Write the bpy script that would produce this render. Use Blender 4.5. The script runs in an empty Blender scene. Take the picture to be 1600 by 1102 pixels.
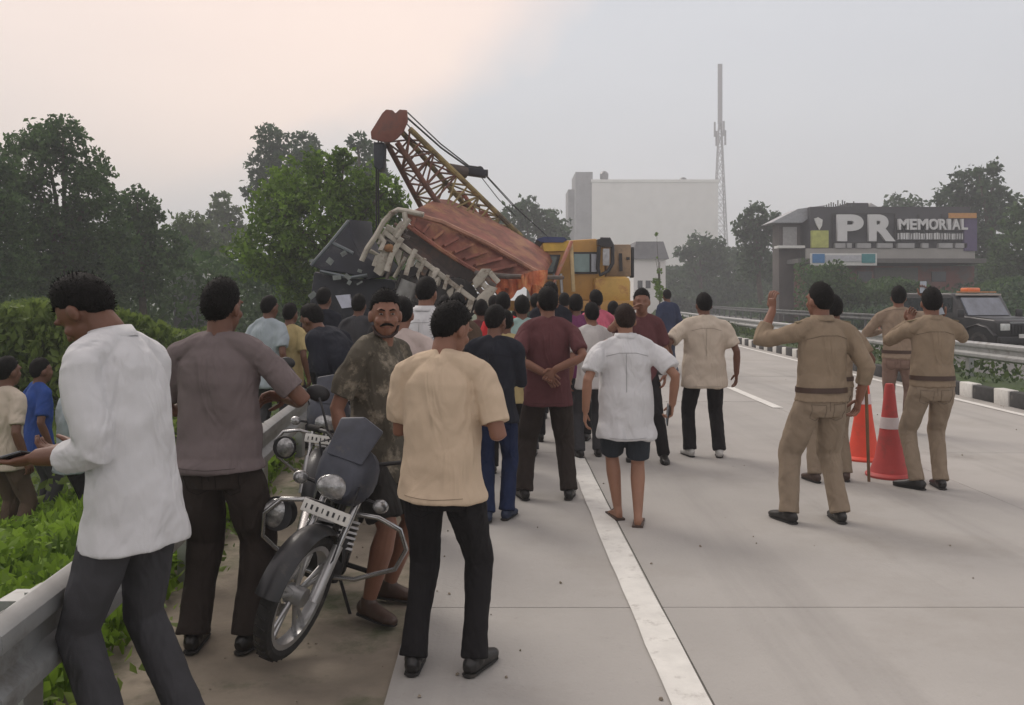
import bpy, bmesh, math, random
import numpy as np
from mathutils import Vector, Matrix
R = math.radians
random.seed(7); rng = np.random.default_rng(7)
SC = bpy.context.scene
COL = SC.collection

# ------------------------------------------------------------------ camera
FPX, CH, CX, CY = 1350.0, 1.6, 800.0, 469.0      # focal length in photo pixels, eye height, principal point
cam_d = bpy.data.cameras.new('camera'); cam = bpy.data.objects.new('camera', cam_d); COL.objects.link(cam)
cam_d.sensor_width = 36; cam_d.lens = FPX / 1600 * 36; cam_d.shift_y = -(551 - CY) / 1600
cam_d.clip_end = 3000; cam_d.clip_start = 0.05
cam.location = (0, 0, CH); cam.rotation_euler = (R(90), 0, 0)
SC.camera = cam

# ------------------------------------------------------------------ sky, sun, exposure
SUN_EL, SUN_AZ = R(48), R(-38)                   # azimuth measured from +Y towards +X
w = bpy.data.worlds.new('World'); SC.world = w; w.use_nodes = True
nt = w.node_tree; N = nt.nodes; L = nt.links
for n in list(N): N.remove(n)
def wn(t, **k):
    n = N.new(t)
    for a, b in k.items(): setattr(n, a, b)
    return n
out = wn('ShaderNodeOutputWorld'); bg = wn('ShaderNodeBackground'); L.new(bg.outputs[0], out.inputs[0])
tc = wn('ShaderNodeTexCoord')
sky = wn('ShaderNodeTexSky', sky_type='NISHITA', sun_disc=False, sun_elevation=SUN_EL, sun_rotation=SUN_AZ, air_density=1.6, dust_density=3.0)
def vmath(op, a, b=None):
    n = wn('ShaderNodeVectorMath', operation=op); L.new(a, n.inputs[0])
    if b is not None:
        if isinstance(b, (tuple, Vector)): n.inputs[1].default_value = tuple(b)
        else: L.new(b, n.inputs[1])
    return n
def smath(op, a, b=None, c=None):
    n = wn('ShaderNodeMath', operation=op)
    for i, x in enumerate((a, b, c)):
        if x is None: continue
        if isinstance(x, (int, float)): n.inputs[i].default_value = x
        else: L.new(x, n.inputs[i])
    return n.outputs[0]
def ramp(fac, stops, interp='EASE'):
    n = wn('ShaderNodeValToRGB'); L.new(fac, n.inputs[0]); n.color_ramp.interpolation = interp
    e = n.color_ramp.elements
    while len(e) < len(stops): e.new(0.5)
    for i, (p, c) in enumerate(stops): e[i].position = p; e[i].color = (*c, 1)
    return n.outputs[0]
def wmix(f, a, b):
    n = wn('ShaderNodeMix', data_type='RGBA'); L.new(f, n.inputs[0]) if not isinstance(f, float) else setattr(n.inputs[0], 'default_value', f)
    for s, x in ((6, a), (7, b)):
        if isinstance(x, tuple): n.inputs[s].default_value = (*x, 1)
        else: L.new(x, n.inputs[s])
    return n.outputs[2]
def pdir(px, py): return Vector(((px - CX) / FPX, 1, -(py - CY) / FPX)).normalized()
nz = wn('ShaderNodeTexNoise'); nz.inputs['Scale'].default_value = 3.2; nz.inputs['Detail'].default_value = 6; L.new(tc.outputs['Generated'], nz.inputs['Vector'])
nzc = vmath('SUBTRACT', nz.outputs['Color'], (.5, .5, .5)); nzs = vmath('MULTIPLY', nzc.outputs[0], (.22, .22, .22))
dw = vmath('NORMALIZE', vmath('ADD', tc.outputs['Generated'], nzs.outputs[0]).outputs[0])
edge_n = pdir(600, 190).cross(pdir(900, -10)).normalized()        # great circle along the rim of the warm cloud
if edge_n.dot(pdir(200, 50)) < 0: edge_n = -edge_n
m_edge = smath('MULTIPLY_ADD', vmath('DOT_PRODUCT', dw.outputs[0], edge_n).outputs['Value'], 14.0, .42)
m_edge = smath('MINIMUM', smath('MAXIMUM', m_edge, 0.0), 1.0)
glow = vmath('DOT_PRODUCT', dw.outputs[0], pdir(520, -60)).outputs['Value']
glow = smath('POWER', smath('MAXIMUM', glow, 0.0), 8.0)
sepn = wn('ShaderNodeSeparateXYZ'); L.new(tc.outputs['Generated'], sepn.inputs[0])
grey = ramp(sepn.outputs['Z'], [(0.0, (.565, .58, .615)), (.12, (.59, .605, .64)), (.30, (.63, .64, .67)), (1.0, (1.35, 1.35, 1.37))])
warm = wmix(glow, (.74, .665, .64), (1.08, .84, .71))
elev = ramp(sepn.outputs['Z'], [(0.0, (.05, .05, .05)), (.05, (.3, .3, .3)), (.17, (1, 1, 1))])
n2 = wn('ShaderNodeTexNoise'); n2.inputs['Scale'].default_value = 2.0; n2.inputs['Detail'].default_value = 5
mp = wn('ShaderNodeMapping'); mp.inputs['Scale'].default_value = (1, 1, 2.6); L.new(tc.outputs['Generated'], mp.inputs[0]); L.new(mp.outputs[0], n2.inputs['Vector'])
cl = ramp(n2.outputs['Fac'], [(.32, (.955, .96, .975)), (.68, (1.03, 1.03, 1.03))])
base = wmix(smath('MULTIPLY', m_edge, elev), grey, warm)
mul = wn('ShaderNodeMix', data_type='RGBA', blend_type='MULTIPLY'); mul.inputs[0].default_value = 1
L.new(base, mul.inputs[6]); L.new(cl, mul.inputs[7])
skyk = vmath('MULTIPLY', sky.outputs[0], (.012, .012, .012))
fin = vmath('ADD', mul.outputs[2], skyk.outputs[0])
L.new(fin.outputs[0], bg.inputs[0]); bg.inputs[1].default_value = 1.0
SKY_STRENGTH = bg.inputs[1]
sun_d = bpy.data.lights.new('sun', 'SUN'); sun_d.energy = 1.5; sun_d.angle = R(25); sun_d.color = (1, .93, .85)
sun = bpy.data.objects.new('sun', sun_d); COL.objects.link(sun)
sv = Vector((math.sin(SUN_AZ) * math.cos(SUN_EL), math.cos(SUN_AZ) * math.cos(SUN_EL), math.sin(SUN_EL)))
sun.rotation_euler = sv.to_track_quat('Z', 'Y').to_euler(); sun.location = sv * 60
SC.view_settings.view_transform = 'Standard'; SC.view_settings.look = 'None'
SC.view_settings.exposure = 0.12; SC.view_settings.gamma = 1; SC.view_settings.use_curve_mapping = False
SC.cycles.max_bounces = 6; SC.cycles.diffuse_bounces = 3; SC.cycles.glossy_bounces = 3
SC.cycles.transmission_bounces = 4; SC.cycles.transparent_max_bounces = 8; SC.cycles.volume_bounces = 1
SC.cycles.use_denoising = True

# ------------------------------------------------------------------ helpers
def P(px, py, Y): return Vector(((px - CX) / FPX * Y, Y, CH - (py - CY) / FPX * Y))
def XG(px, Y): return (px - CX) / FPX * Y

class MB:
    def __init__(s): s.v = []; s.f = []
    def add(s, vs, fs):
        o = len(s.v); s.v += [tuple(v) for v in vs]; s.f += [tuple(i + o for i in f) for f in fs]; return s
    def box(s, c, size, M=None, taper=1.0):
        hx, hy, hz = size[0] / 2, size[1] / 2, size[2] / 2
        vs = [Vector((x * hx * (taper if z > 0 else 1), y * hy * (taper if z > 0 else 1), z * hz)) for z in (-1, 1) for y in (-1, 1) for x in (-1, 1)]
        if M is not None: vs = [M @ v for v in vs]
        c = Vector(c)
        return s.add([v + c for v in vs], [(0, 2, 3, 1), (4, 5, 7, 6), (0, 1, 5, 4), (2, 6, 7, 3), (0, 4, 6, 2), (1, 3, 7, 5)])
    def bar(s, a, b, w_, h_=None, up=(0, 0, 1)):
        a, b = Vector(a), Vector(b); h_ = h_ or w_
        d = b - a; z = d.normalized(); u = Vector(up)
        if abs(z.dot(u)) > .98: u = Vector((1, 0, 0))
        x = u.cross(z).normalized(); y = z.cross(x)
        M = Matrix((x, y, z)).transposed()
        return s.box((a + b) / 2, (w_, h_, d.length), M)
    def loft(s, rings, cap=True):
        n = len(rings[0]); vs = []; fs = []
        for r in rings: vs += list(r)
        for i in range(len(rings) - 1):
            for j in range(n):
                k = (j + 1) % n
                fs.append((i * n + j, i * n + k, (i + 1) * n + k, (i + 1) * n + j))
        if cap:
            fs.append(tuple(range(n - 1, -1, -1))); fs.append(tuple(range((len(rings) - 1) * n, len(rings) * n)))
        return s.add(vs, fs)
    def tube(s, pts, r, n=10, side=None, cap=True):
        pts = [Vector(p) for p in pts]
        if not isinstance(r, (list, tuple)): r = [r] * len(pts)
        t = []
        for i in range(len(pts)):
            a = pts[max(0, i - 1)]; b = pts[min(len(pts) - 1, i + 1)]; t.append((b - a).normalized())
        u = Vector(side) if side is not None else Vector((1, 0, 0))
        if abs(u.normalized().dot(t[0])) > .95: u = Vector((0, 1, 0))
        rings = []
        for i, p in enumerate(pts):
            u = (u - t[i] * u.dot(t[i])); u = u.normalized() if u.length > 1e-6 else t[i].orthogonal().normalized()
            v = t[i].cross(u)
            ra, rb = r[i] if isinstance(r[i], (tuple, list)) else (r[i], r[i])
            rings.append([p + u * (ra * math.cos(2 * math.pi * k / n)) + v * (rb * math.sin(2 * math.pi * k / n)) for k in range(n)])
        return s.loft(rings, cap)
    def ell(s, c, r, M=None, nu=14, nv=9):
        c = Vector(c); rings = []
        for i in range(nv + 1):
            th = math.pi * (i / nv * .98 + .01)
            ring = []
            for j in range(nu):
                ph = 2 * math.pi * j / nu
                v = Vector((r[0] * math.sin(th) * math.cos(ph), r[1] * math.sin(th) * math.sin(ph), -r[2] * math.cos(th)))
                if M is not None: v = M @ v
                ring.append(c + v)
            rings.append(ring)
        return s.loft(rings)
    def prism(s, poly, d):
        """closed polygon (3D points) given the depth vector d"""
        poly = [Vector(p) for p in poly]; d = Vector(d); n = len(poly)
        vs = poly + [p + d for p in poly]
        fs = [tuple(range(n)), tuple(range(2 * n - 1, n - 1, -1))] + [(j, j + n, (j + 1) % n + n, (j + 1) % n) for j in range(n)]
        return s.add(vs, fs)
    def lathe(s, prof, c=(0, 0, 0), n=20, M=None, cap=True):
        c = Vector(c); rings = []
        for (r, z) in prof:
            ring = [Vector((r * math.cos(2 * math.pi * j / n), r * math.sin(2 * math.pi * j / n), z)) for j in range(n)]
            if M is not None: ring = [M @ v for v in ring]
            rings.append([c + v for v in ring])
        return s.loft(rings, cap)
    def mesh(s, name):
        me = bpy.data.meshes.new(name); me.from_pydata(s.v, [], s.f); me.update(); return me
    def build(s, name, mat, parent=None, smooth=False, fix=True):
        me = s.mesh(name)
        if fix:
            bm = bmesh.new(); bm.from_mesh(me); bmesh.ops.recalc_face_normals(bm, faces=bm.faces); bm.to_mesh(me); bm.free()
        return link(name, me, mat, parent, smooth)
def smooth_mesh(me, angle=40):
    me.polygons.foreach_set('use_smooth', [True] * len(me.polygons))
    try: me.set_sharp_from_angle(angle=R(angle))
    except Exception: pass
def link(name, me, mat, parent=None, smooth=False):
    o = bpy.data.objects.new(name, me); COL.objects.link(o)
    if mat is not None: me.materials.append(mat)
    if smooth: smooth_mesh(me, 180 if smooth == 2 else 40)
    if parent is not None: o.parent = parent
    return o
def tag(o, label=None, cat=None, group=None, kind=None):
    if label: o['label'] = label
    if cat: o['category'] = cat
    if group: o['group'] = group
    if kind: o['kind'] = kind
    return o
def empty(name, loc=(0, 0, 0), rz=0.0, label=None, cat=None, group=None):
    o = bpy.data.objects.new(name, None); COL.objects.link(o); o.location = loc; o.rotation_euler = (0, 0, rz)
    return tag(o, label, cat, group)
def bevel(o, width=.01, seg=2):
    me = o.data; bm = bmesh.new(); bm.from_mesh(me)
    bmesh.ops.bevel(bm, geom=[e for e in bm.edges if e.calc_face_angle(0) > .5], offset=width, segments=seg, affect='EDGES', profile=.5, clamp_overlap=True)
    bm.to_mesh(me); bm.free(); smooth_mesh(me, 35); return o
def copy_tree(o, parent=None):
    c = o.copy(); COL.objects.link(c); c.parent = parent
    for ch in list(o.children): copy_tree(ch, c)
    return c

# ------------------------------------------------------------------ materials
_m = {}
def mat(name, col, rough=.7, metal=0.0, var=.12, vs=6.0, bump=.0, bs=60.0, dirt=None, dirt_s=3.0, dirt_t=.55, coord='Object',
        stretch=(1, 1, 1), rnd=0.0, spec=.5, coat=0.0, trans=0.0, fold=0.0, emit=None, sss=0.0):
    if name in _m: return _m[name]
    m = bpy.data.materials.new(name); m.use_nodes = True; t = m.node_tree; n = t.nodes; l = t.links
    b = n['Principled BSDF']; b.inputs['Roughness'].default_value = rough; b.inputs['Metallic'].default_value = metal
    b.inputs['Specular IOR Level'].default_value = spec; b.inputs['Coat Weight'].default_value = coat
    b.inputs['Transmission Weight'].default_value = trans
    if sss: b.inputs['Subsurface Weight'].default_value = sss; b.inputs['Subsurface Radius'].default_value = (.02, .008, .004)
    c = n.new('ShaderNodeTexCoord'); g = n.new('ShaderNodeNewGeometry')
    src = g.outputs['Position'] if coord == 'World' else c.outputs[coord]
    mp = n.new('ShaderNodeMapping'); mp.inputs['Scale'].default_value = stretch; l.new(src, mp.inputs[0]); src = mp.outputs[0]
    a = n.new('ShaderNodeTexNoise'); a.inputs['Scale'].default_value = vs; a.inputs['Detail'].default_value = 6; a.inputs['Roughness'].default_value = .6; l.new(src, a.inputs['Vector'])
    r = n.new('ShaderNodeValToRGB'); r.color_ramp.elements[0].position = .3; r.color_ramp.elements[1].position = .7
    r.color_ramp.elements[0].color = (*[max(0, x * (1 - var)) for x in col], 1); r.color_ramp.elements[1].color = (*[min(1, x * (1 + var)) for x in col], 1)
    l.new(a.outputs['Fac'], r.inputs[0]); cur = r.outputs[0]
    if dirt:
        d = n.new('ShaderNodeTexNoise'); d.inputs['Scale'].default_value = dirt_s; d.inputs['Detail'].default_value = 8; d.inputs['Roughness'].default_value = .7; l.new(src, d.inputs['Vector'])
        dr = n.new('ShaderNodeValToRGB'); dr.color_ramp.elements[0].position = dirt_t - .06; dr.color_ramp.elements[1].position = dirt_t + .1; l.new(d.outputs['Fac'], dr.inputs[0])
        mx = n.new('ShaderNodeMix'); mx.data_type = 'RGBA'; l.new(dr.outputs[0], mx.inputs[0]); l.new(cur, mx.inputs[6]); mx.inputs[7].default_value = (*dirt, 1); cur = mx.outputs[2]
    if name == 'road_concrete':
        for sc_, vsx, p0, p1, dk in (((1.1, .045, 1), 1.0, .50, .68, .80), ((1, 1, 1), .35, .62, .70, .72), ((1, 1, 1), 30, .60, .75, .86)):
            m2 = n.new('ShaderNodeMapping'); m2.inputs['Scale'].default_value = sc_; l.new(g.outputs['Position'], m2.inputs[0])
            d = n.new('ShaderNodeTexNoise'); d.inputs['Scale'].default_value = vsx; d.inputs['Detail'].default_value = 7; d.inputs['Roughness'].default_value = .65; l.new(m2.outputs[0], d.inputs['Vector'])
            dr = n.new('ShaderNodeValToRGB'); dr.color_ramp.elements[0].position = p0; dr.color_ramp.elements[1].position = p1; dr.color_ramp.elements[0].color = (1, 1, 1, 1); dr.color_ramp.elements[1].color = (dk, dk, dk, 1); l.new(d.outputs['Fac'], dr.inputs[0])
            mx = n.new('ShaderNodeMix'); mx.data_type = 'RGBA'; mx.blend_type = 'MULTIPLY'; mx.inputs[0].default_value = 1; l.new(cur, mx.inputs[6]); l.new(dr.outputs[0], mx.inputs[7]); cur = mx.outputs[2]
    if rnd:
        oi = n.new('ShaderNodeObjectInfo'); mm = n.new('ShaderNodeMapRange'); mm.inputs[3].default_value = 1 - rnd; mm.inputs[4].default_value = 1 + rnd; l.new(oi.outputs['Random'], mm.inputs[0])
        hv = n.new('ShaderNodeHueSaturation'); l.new(mm.outputs[0], hv.inputs['Value']); l.new(cur, hv.inputs['Color']); cur = hv.outputs[0]
    l.new(cur, b.inputs['Base Color'])
    prev = None
    if bump:
        f = n.new('ShaderNodeTexNoise'); f.inputs['Scale'].default_value = bs; f.inputs['Detail'].default_value = 5; l.new(src, f.inputs['Vector'])
        bp = n.new('ShaderNodeBump'); bp.inputs['Strength'].default_value = bump; bp.inputs['Distance'].default_value = .01; l.new(f.outputs['Fac'], bp.inputs['Height']); prev = bp
    if fold:
        fm = n.new('ShaderNodeMapping'); fm.inputs['Scale'].default_value = (1.5, 1.5, .7); fm.inputs['Rotation'].default_value = (.3, .5, 0); l.new(c.outputs['Object'], fm.inputs[0])
        f = n.new('ShaderNodeTexNoise'); f.inputs['Scale'].default_value = 5.0; f.inputs['Detail'].default_value = 2.5; f.inputs['Distortion'].default_value = .7; l.new(fm.outputs[0], f.inputs['Vector'])
        rr = n.new('ShaderNodeValToRGB'); rr.color_ramp.elements[0].position = .25; rr.color_ramp.elements[1].position = .75; rr.color_ramp.interpolation = 'EASE'; l.new(f.outputs['Fac'], rr.inputs[0])
        bp = n.new('ShaderNodeBump'); bp.inputs['Strength'].default_value = fold; bp.inputs['Distance'].default_value = .03; l.new(rr.outputs[0], bp.inputs['Height'])
        if prev: l.new(prev.outputs[0], bp.inputs['Normal'])
        prev = bp
    if prev: l.new(prev.outputs[0], b.inputs['Normal'])
    if emit: b.inputs['Emission Color'].default_value = (*emit[0], 1); b.inputs['Emission Strength'].default_value = emit[1]
    _m[name] = m; return m
def cloth(name, col, var=.10, **k): return mat('cloth_' + name, col, rough=.9, var=var, vs=5, bump=.25, bs=350, fold=.62, spec=.2, **k)
def leafmat(name, col, var=.4, vs=.6, tr=.4):
    if name in _m: return _m[name]
    m = bpy.data.materials.new(name); m.use_nodes = True; t = m.node_tree; n = t.nodes; l = t.links
    b = n['Principled BSDF']; b.inputs['Roughness'].default_value = .6; b.inputs['Specular IOR Level'].default_value = .25
    g = n.new('ShaderNodeNewGeometry'); a = n.new('ShaderNodeTexNoise'); a.inputs['Scale'].default_value = vs; a.inputs['Detail'].default_value = 4; l.new(g.outputs['Position'], a.inputs['Vector'])
    ad = n.new('ShaderNodeMath'); ad.operation = 'MULTIPLY_ADD'; ad.inputs[1].default_value = .35; l.new(g.outputs['Random Per Island'], ad.inputs[0]); 
    sb = n.new('ShaderNodeMath'); sb.operation = 'SUBTRACT'; l.new(a.outputs['Fac'], sb.inputs[0]); sb.inputs[1].default_value = .175; l.new(sb.outputs[0], ad.inputs[2])
    r = n.new('ShaderNodeValToRGB'); e = r.color_ramp.elements; e[0].position = .3; e[1].position = .72
    e[0].color = (*[x * (1 - var) for x in col], 1); e[1].color = (col[0] * (1 + var) * 1.15, col[1] * (1 + var), col[2] * (1 + var) * .8, 1)
    l.new(ad.outputs[0], r.inputs[0]); l.new(r.outputs[0], b.inputs['Base Color'])
    tl = n.new('ShaderNodeBsdfTranslucent'); l.new(r.outputs[0], tl.inputs[0]); ms = n.new('ShaderNodeMixShader'); ms.inputs[0].default_value = tr
    l.new(b.outputs[0], ms.inputs[1]); l.new(tl.outputs[0], ms.inputs[2]); l.new(ms.outputs[0], n['Material Output'].inputs[0])
    _m[name] = m; return m

M_conc = mat('road_concrete', (.375, .36, .338), rough=.85, var=.07, vs=.9, bump=.35, bs=45, dirt=(.33, .312, .285), dirt_s=.55, dirt_t=.57, coord='World', rnd=.035)
M_joint = mat('joint_sealant', (.29, .275, .255), rough=.95, var=.2, coord='World')
M_paint = mat('road_paint', (.68, .67, .63), rough=.7, var=.10, vs=7, bump=.3, bs=60, dirt=(.42, .40, .37), dirt_s=9, dirt_t=.62, coord='World')
M_soil = mat('soil', (.24, .205, .16), rough=1, var=.3, vs=2, bump=.9, bs=12, dirt=(.07, .085, .04), dirt_s=1.2, dirt_t=.55, coord='World')
M_grassg = mat('grass_ground', (.055, .085, .03), rough=1, var=.45, vs=.7, bump=1, bs=9, dirt=(.09, .08, .045), dirt_s=.35, dirt_t=.6, coord='World')
M_asph = mat('asphalt', (.12, .118, .115), rough=.9, var=.12, vs=1.2, bump=.4, bs=60, coord='World')
M_galv = mat('galvanised_steel', (.36, .37, .37), rough=.45, metal=.55, var=.14, vs=7, dirt=(.20, .19, .17), dirt_s=4, dirt_t=.6, bump=.1, bs=30)
M_galvd = mat('weathered_steel', (.10, .11, .11), rough=.6, metal=.3, var=.25, vs=5, dirt=(.05, .05, .045), dirt_s=3, dirt_t=.5)
M_kw = mat('kerb_white', (.62, .61, .58), rough=.85, var=.12, vs=10, dirt=(.3, .28, .25), dirt_s=7, dirt_t=.6, rnd=.06, bump=.4)
M_kb = mat('kerb_black', (.035, .035, .035), rough=.85, var=.3, vs=10, dirt=(.12, .11, .1), dirt_s=7, dirt_t=.62, rnd=.1, bump=.4)
M_black = mat('black_plastic', (.018, .018, .02), rough=.45, var=.2)
M_rubber = mat('tyre_rubber', (.022, .021, .02), rough=.9, var=.25, dirt=(.07, .06, .05), dirt_s=8, dirt_t=.6, bump=.3)
M_chrome = mat('chrome', (.42, .42, .42), rough=.25, metal=.9, var=.06)
M_glassd = mat('dark_glass', (.03, .035, .04), rough=.12, var=.2, coat=.6)
M_white = mat('white_paint', (.66, .66, .64), rough=.5, var=.06)
# ------------------------------------------------------------------ ground and road
def XL(Y): return .78 - .025 * Y + .0012 * Y * Y
def XK(Y): return 7.18 + .015 * Y + .000646 * Y * Y
def XD(Y): return 3.95 - .012 * Y + .0009 * Y * Y
def XR(Y): return -1.30 - .09 * Y if Y < 9 else -2.11 + (-.09) * (Y - 9) + .0019 * (Y - 9) ** 2
def XE(Y): return XL(Y) - 1.22                      # left pavement edge
def gz(x, y):
    """terrain height left of the road"""
    e = XR(min(y, 60)) - .35
    if x < e:
        t = min(1, (e - x) / 2.6); return -.03 - .62 * (t * t * (3 - 2 * t))
    return -.03
m = MB(); xs = [-700, -300, -120, -60, -30, -20, -14, -10, -8, -6.5, -5.5, -4.8, -4.3, -3.8, -3.4, -3, -2.6, -2.3, -2, -1.6, -1.2, -.8, -.4, .4, 10, 30, 60, 120, 300, 700]
ys = [-15, -4, 0, 1, 2, 3, 4, 5, 6, 7, 8, 10, 12, 15, 18, 22, 27, 33, 40, 50, 60, 80, 110, 150, 200, 300, 500, 900]
for y in ys:
    for x in xs: m.v.append((x, y, gz(x, y) - (.06 if x > .4 else 0)))
nx = len(xs)
for j in range(len(ys) - 1):
    for i in range(nx - 1): m.f.append((j * nx + i, j * nx + i + 1, (j + 1) * nx + i + 1, (j + 1) * nx + i))
tag(m.build('ground', M_grassg, smooth=2), kind='structure')

# verge of trodden soil between the pavement and the crash barrier
m = MB(); rows = [-3 + .5 * i for i in range(0, 90)]
for y in rows:
    a, b = XR(y) - .25, XE(y) + .05
    for k in range(6):
        x = a + (b - a) * k / 5; m.v.append((x, y, -.012 + .014 * math.sin(x * 5 + y * 2.1) * (0 if k == 5 else 1)))
for j in range(len(rows) - 1):
    for k in range(5): i = j * 6 + k; m.f.append((i, i + 1, i + 7, i + 6))
tag(m.build('verge', M_soil, smooth=2), kind='structure')

# carriageway: joint-coloured base with raised concrete slabs
m = MB(); rows = [-6 + 2 * i for i in range(0, 40)]
for y in rows: m.v += [(XE(y), y, -.03), (XK(y), y, -.03)]
for j in range(len(rows) - 1): m.f.append((2 * j, 2 * j + 1, 2 * j + 3, 2 * j + 2))
road = tag(m.build('road', M_joint), kind='structure')
def slab(y0, y1, fa, fb, g=.004):
    m = MB(); n = 3; top = []; bot = []
    L_, R_ = [], []
    for k in range(n + 1):
        y = y0 + g + (y1 - y0 - 2 * g) * k / n
        L_.append((fa(y) + g, y)); R_.append((fb(y) - g, y))
    ring = L_ + R_[::-1]; dz = random.uniform(-.0015, .0015)
    vs = [(x, y, -.029) for x, y in ring] + [(x, y, 0 + dz) for x, y in ring]; k = len(ring)
    fs = [tuple(range(k, 2 * k))] + [(i, (i + 1) % k, (i + 1) % k + k, i + k) for i in range(k)]
    m.add(vs, fs); return m.build('slab', M_conc, road)
y = -4.6
XM = lambda y: XD(y)
while y < 70:
    L_ = 4.55
    for a, b in ((XE, lambda y: XL(y) + .09), (lambda y: XL(y) + .09, XM), (XM, XK)): slab(y, y + L_, a, b)
    y += L_
m = MB(); yy = [70 + 5 * i for i in range(0, 17)]
for q in yy: m.v += [(XE(q), q, -.001), (XK(q), q, -.001)]
for j in range(len(yy) - 1): m.f.append((2 * j, 2 * j + 1, 2 * j + 3, 2 * j + 2))
tag(m.build('far_carriageway', M_conc), kind='structure')
def stripe(name, fx, y0, y1, wd, z=.006, step=1.0, jag=0.0):
    m = MB(); n = max(1, int((y1 - y0) / step)); 
    for k in range(n + 1):
        y = y0 + (y1 - y0) * k / n; x = fx(y); j1 = random.uniform(-jag, jag); j2 = random.uniform(-jag, jag)
        m.v += [(x - wd / 2 + j1, y, z), (x + wd / 2 + j2, y, z)]
    for k in range(n): m.f.append((2 * k, 2 * k + 1, 2 * k + 3, 2 * k + 2))
    return tag(m.build(name, M_paint), kind='structure')
stripe('edge_line', lambda y: XL(y), -4, 60, .16, jag=.004, step=.25)
stripe('edge_line', lambda y: XK(y) - .35, 4, 60, .13, jag=.006, step=.3)
for y0 in (12.8, 24.8, 36.8, 48.8): stripe('lane_line', XD, y0, y0 + 3, .15, jag=.003, step=.3)

# median: raised soil with kerb stones painted black and white
m = MB()
for q in range(-2, 90, 2):
    k = XK(q); m.v += [(k + .17, q, .17), (k + .6, q, .21), (k + 1.5, q, .19), (k + 2.0, q, .04)]
for j in range(45):
    for k in range(3): i = 4 * j + k; m.f.append((i, i + 1, i + 5, i + 4))
tag(m.build('median', M_grassg, smooth=2), kind='structure')
kerb_base = MB()
for q in range(-2, 90, 2): k = XK(q); kerb_base.v += [(k + .02, q, -.03), (k + .02, q, .12), (k + .16, q, .12)]
for j in range(45):
    for k in range(2): i = 3 * j + k; kerb_base.f.append((i, i + 1, i + 4, i + 3))
kerb = tag(kerb_base.build('median_kerb', M_joint), kind='structure')
kmesh = {}
def kerb_stone(y, ln, white):
    key = (ln, white)
    if key not in kmesh:
        m = MB(); m.box((0, 0, .09), (.17, ln - .02, .27)); o = m.build('kerb_stone', M_kw if white else M_kb, kerb); bevel(o, .018); kmesh[key] = o.data
    else:
        o = bpy.data.objects.new('kerb_stone', kmesh[key]); COL.objects.link(o); o.parent = kerb
    a = math.atan(XK(y + .5) - XK(y - .5)); o.location = (XK(y) + .075, y, random.uniform(-.012, .012)); o.rotation_euler = (0, random.uniform(-.02, .02), -a + random.uniform(-.015, .015))
y = 2.0
while y < 78:
    kerb_stone(y + .225, .45, True); kerb_stone(y + .45 + .325, .65, False); y += 1.1

# second carriageway beyond the median
m = MB()
for q in range(-6, 105, 3): k = XK(q); m.v += [(k + 2.0, q, .0), (k + 9.2, q, .0)]
for j in range(36): m.f.append((2 * j, 2 * j + 1, 2 * j + 3, 2 * j + 2))
tag(m.build('opposite_carriageway', M_asph), kind='structure')

# ------------------------------------------------------------------ W-beam crash barriers
def barrier(fx, y0, y1, side, label, mt, zt=.76, post=2.0, group=None, beam_l=4.0):
    root = empty('crash_barrier', (fx(y0), y0, 0), 0, label, 'guardrail', group); root0 = Vector((fx(y0), y0, 0))
    prof = [(0, .155), (.045, .12), (.05, .09), (.045, .065), (.0, .03), (0, -.03), (.045, -.065), (.05, -.09), (.045, -.12), (0, -.155)]
    y = y0
    while y < y1 - .01:
        m = MB(); ye = min(y + beam_l, y1); n = 4; rings = []
        for k in range(n + 1):
            q = y + (ye - y + .12) * k / n; x = fx(q); sh = .003 if int((y - y0) / beam_l) % 2 else 0
            front = [Vector((x + side * (a + sh), q, zt - .155 + b)) - root0 for a, b in prof]
            back = [Vector((x + side * (a + sh - .006), q, zt - .155 + b)) - root0 for a, b in prof[::-1]]
            rings.append(front + back)
        m.loft(rings); m.build('rail_beam', mt, root, smooth=True)
        y += beam_l
    y = y0 + .4; pm = None
    while y < y1:
        if pm is None:
            m = MB(); m.box((-side * .09, 0, zt / 2 - .06), (.09, .12, zt + .02)); m.box((-side * .025, 0, zt - .155), (.045, .1, .26)); o = m.build('post', mt, root); pm = o.data
        else: o = bpy.data.objects.new('post', pm); COL.objects.link(o); o.parent = root
        o.location = Vector((fx(y), y, 0)) - root0; y += post
    return root
barrier(XR, -1.5, 46.5, 1, 'galvanised W-beam crash barrier along the grassy left verge behind the motorcycles', M_galv, zt=.66)
barrier(lambda y: XK(y) + .75, 3, 75, -1, 'steel crash barrier in the median just behind the black and white kerb', M_galv, zt=.86, post=2.5, beam_l=5)
barrier(lambda y: XK(y) + 7.6, 8, 120, -1, 'far crash barrier along the outer side of the opposite carriageway', M_galvd, zt=.98, post=4, beam_l=8)

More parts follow.
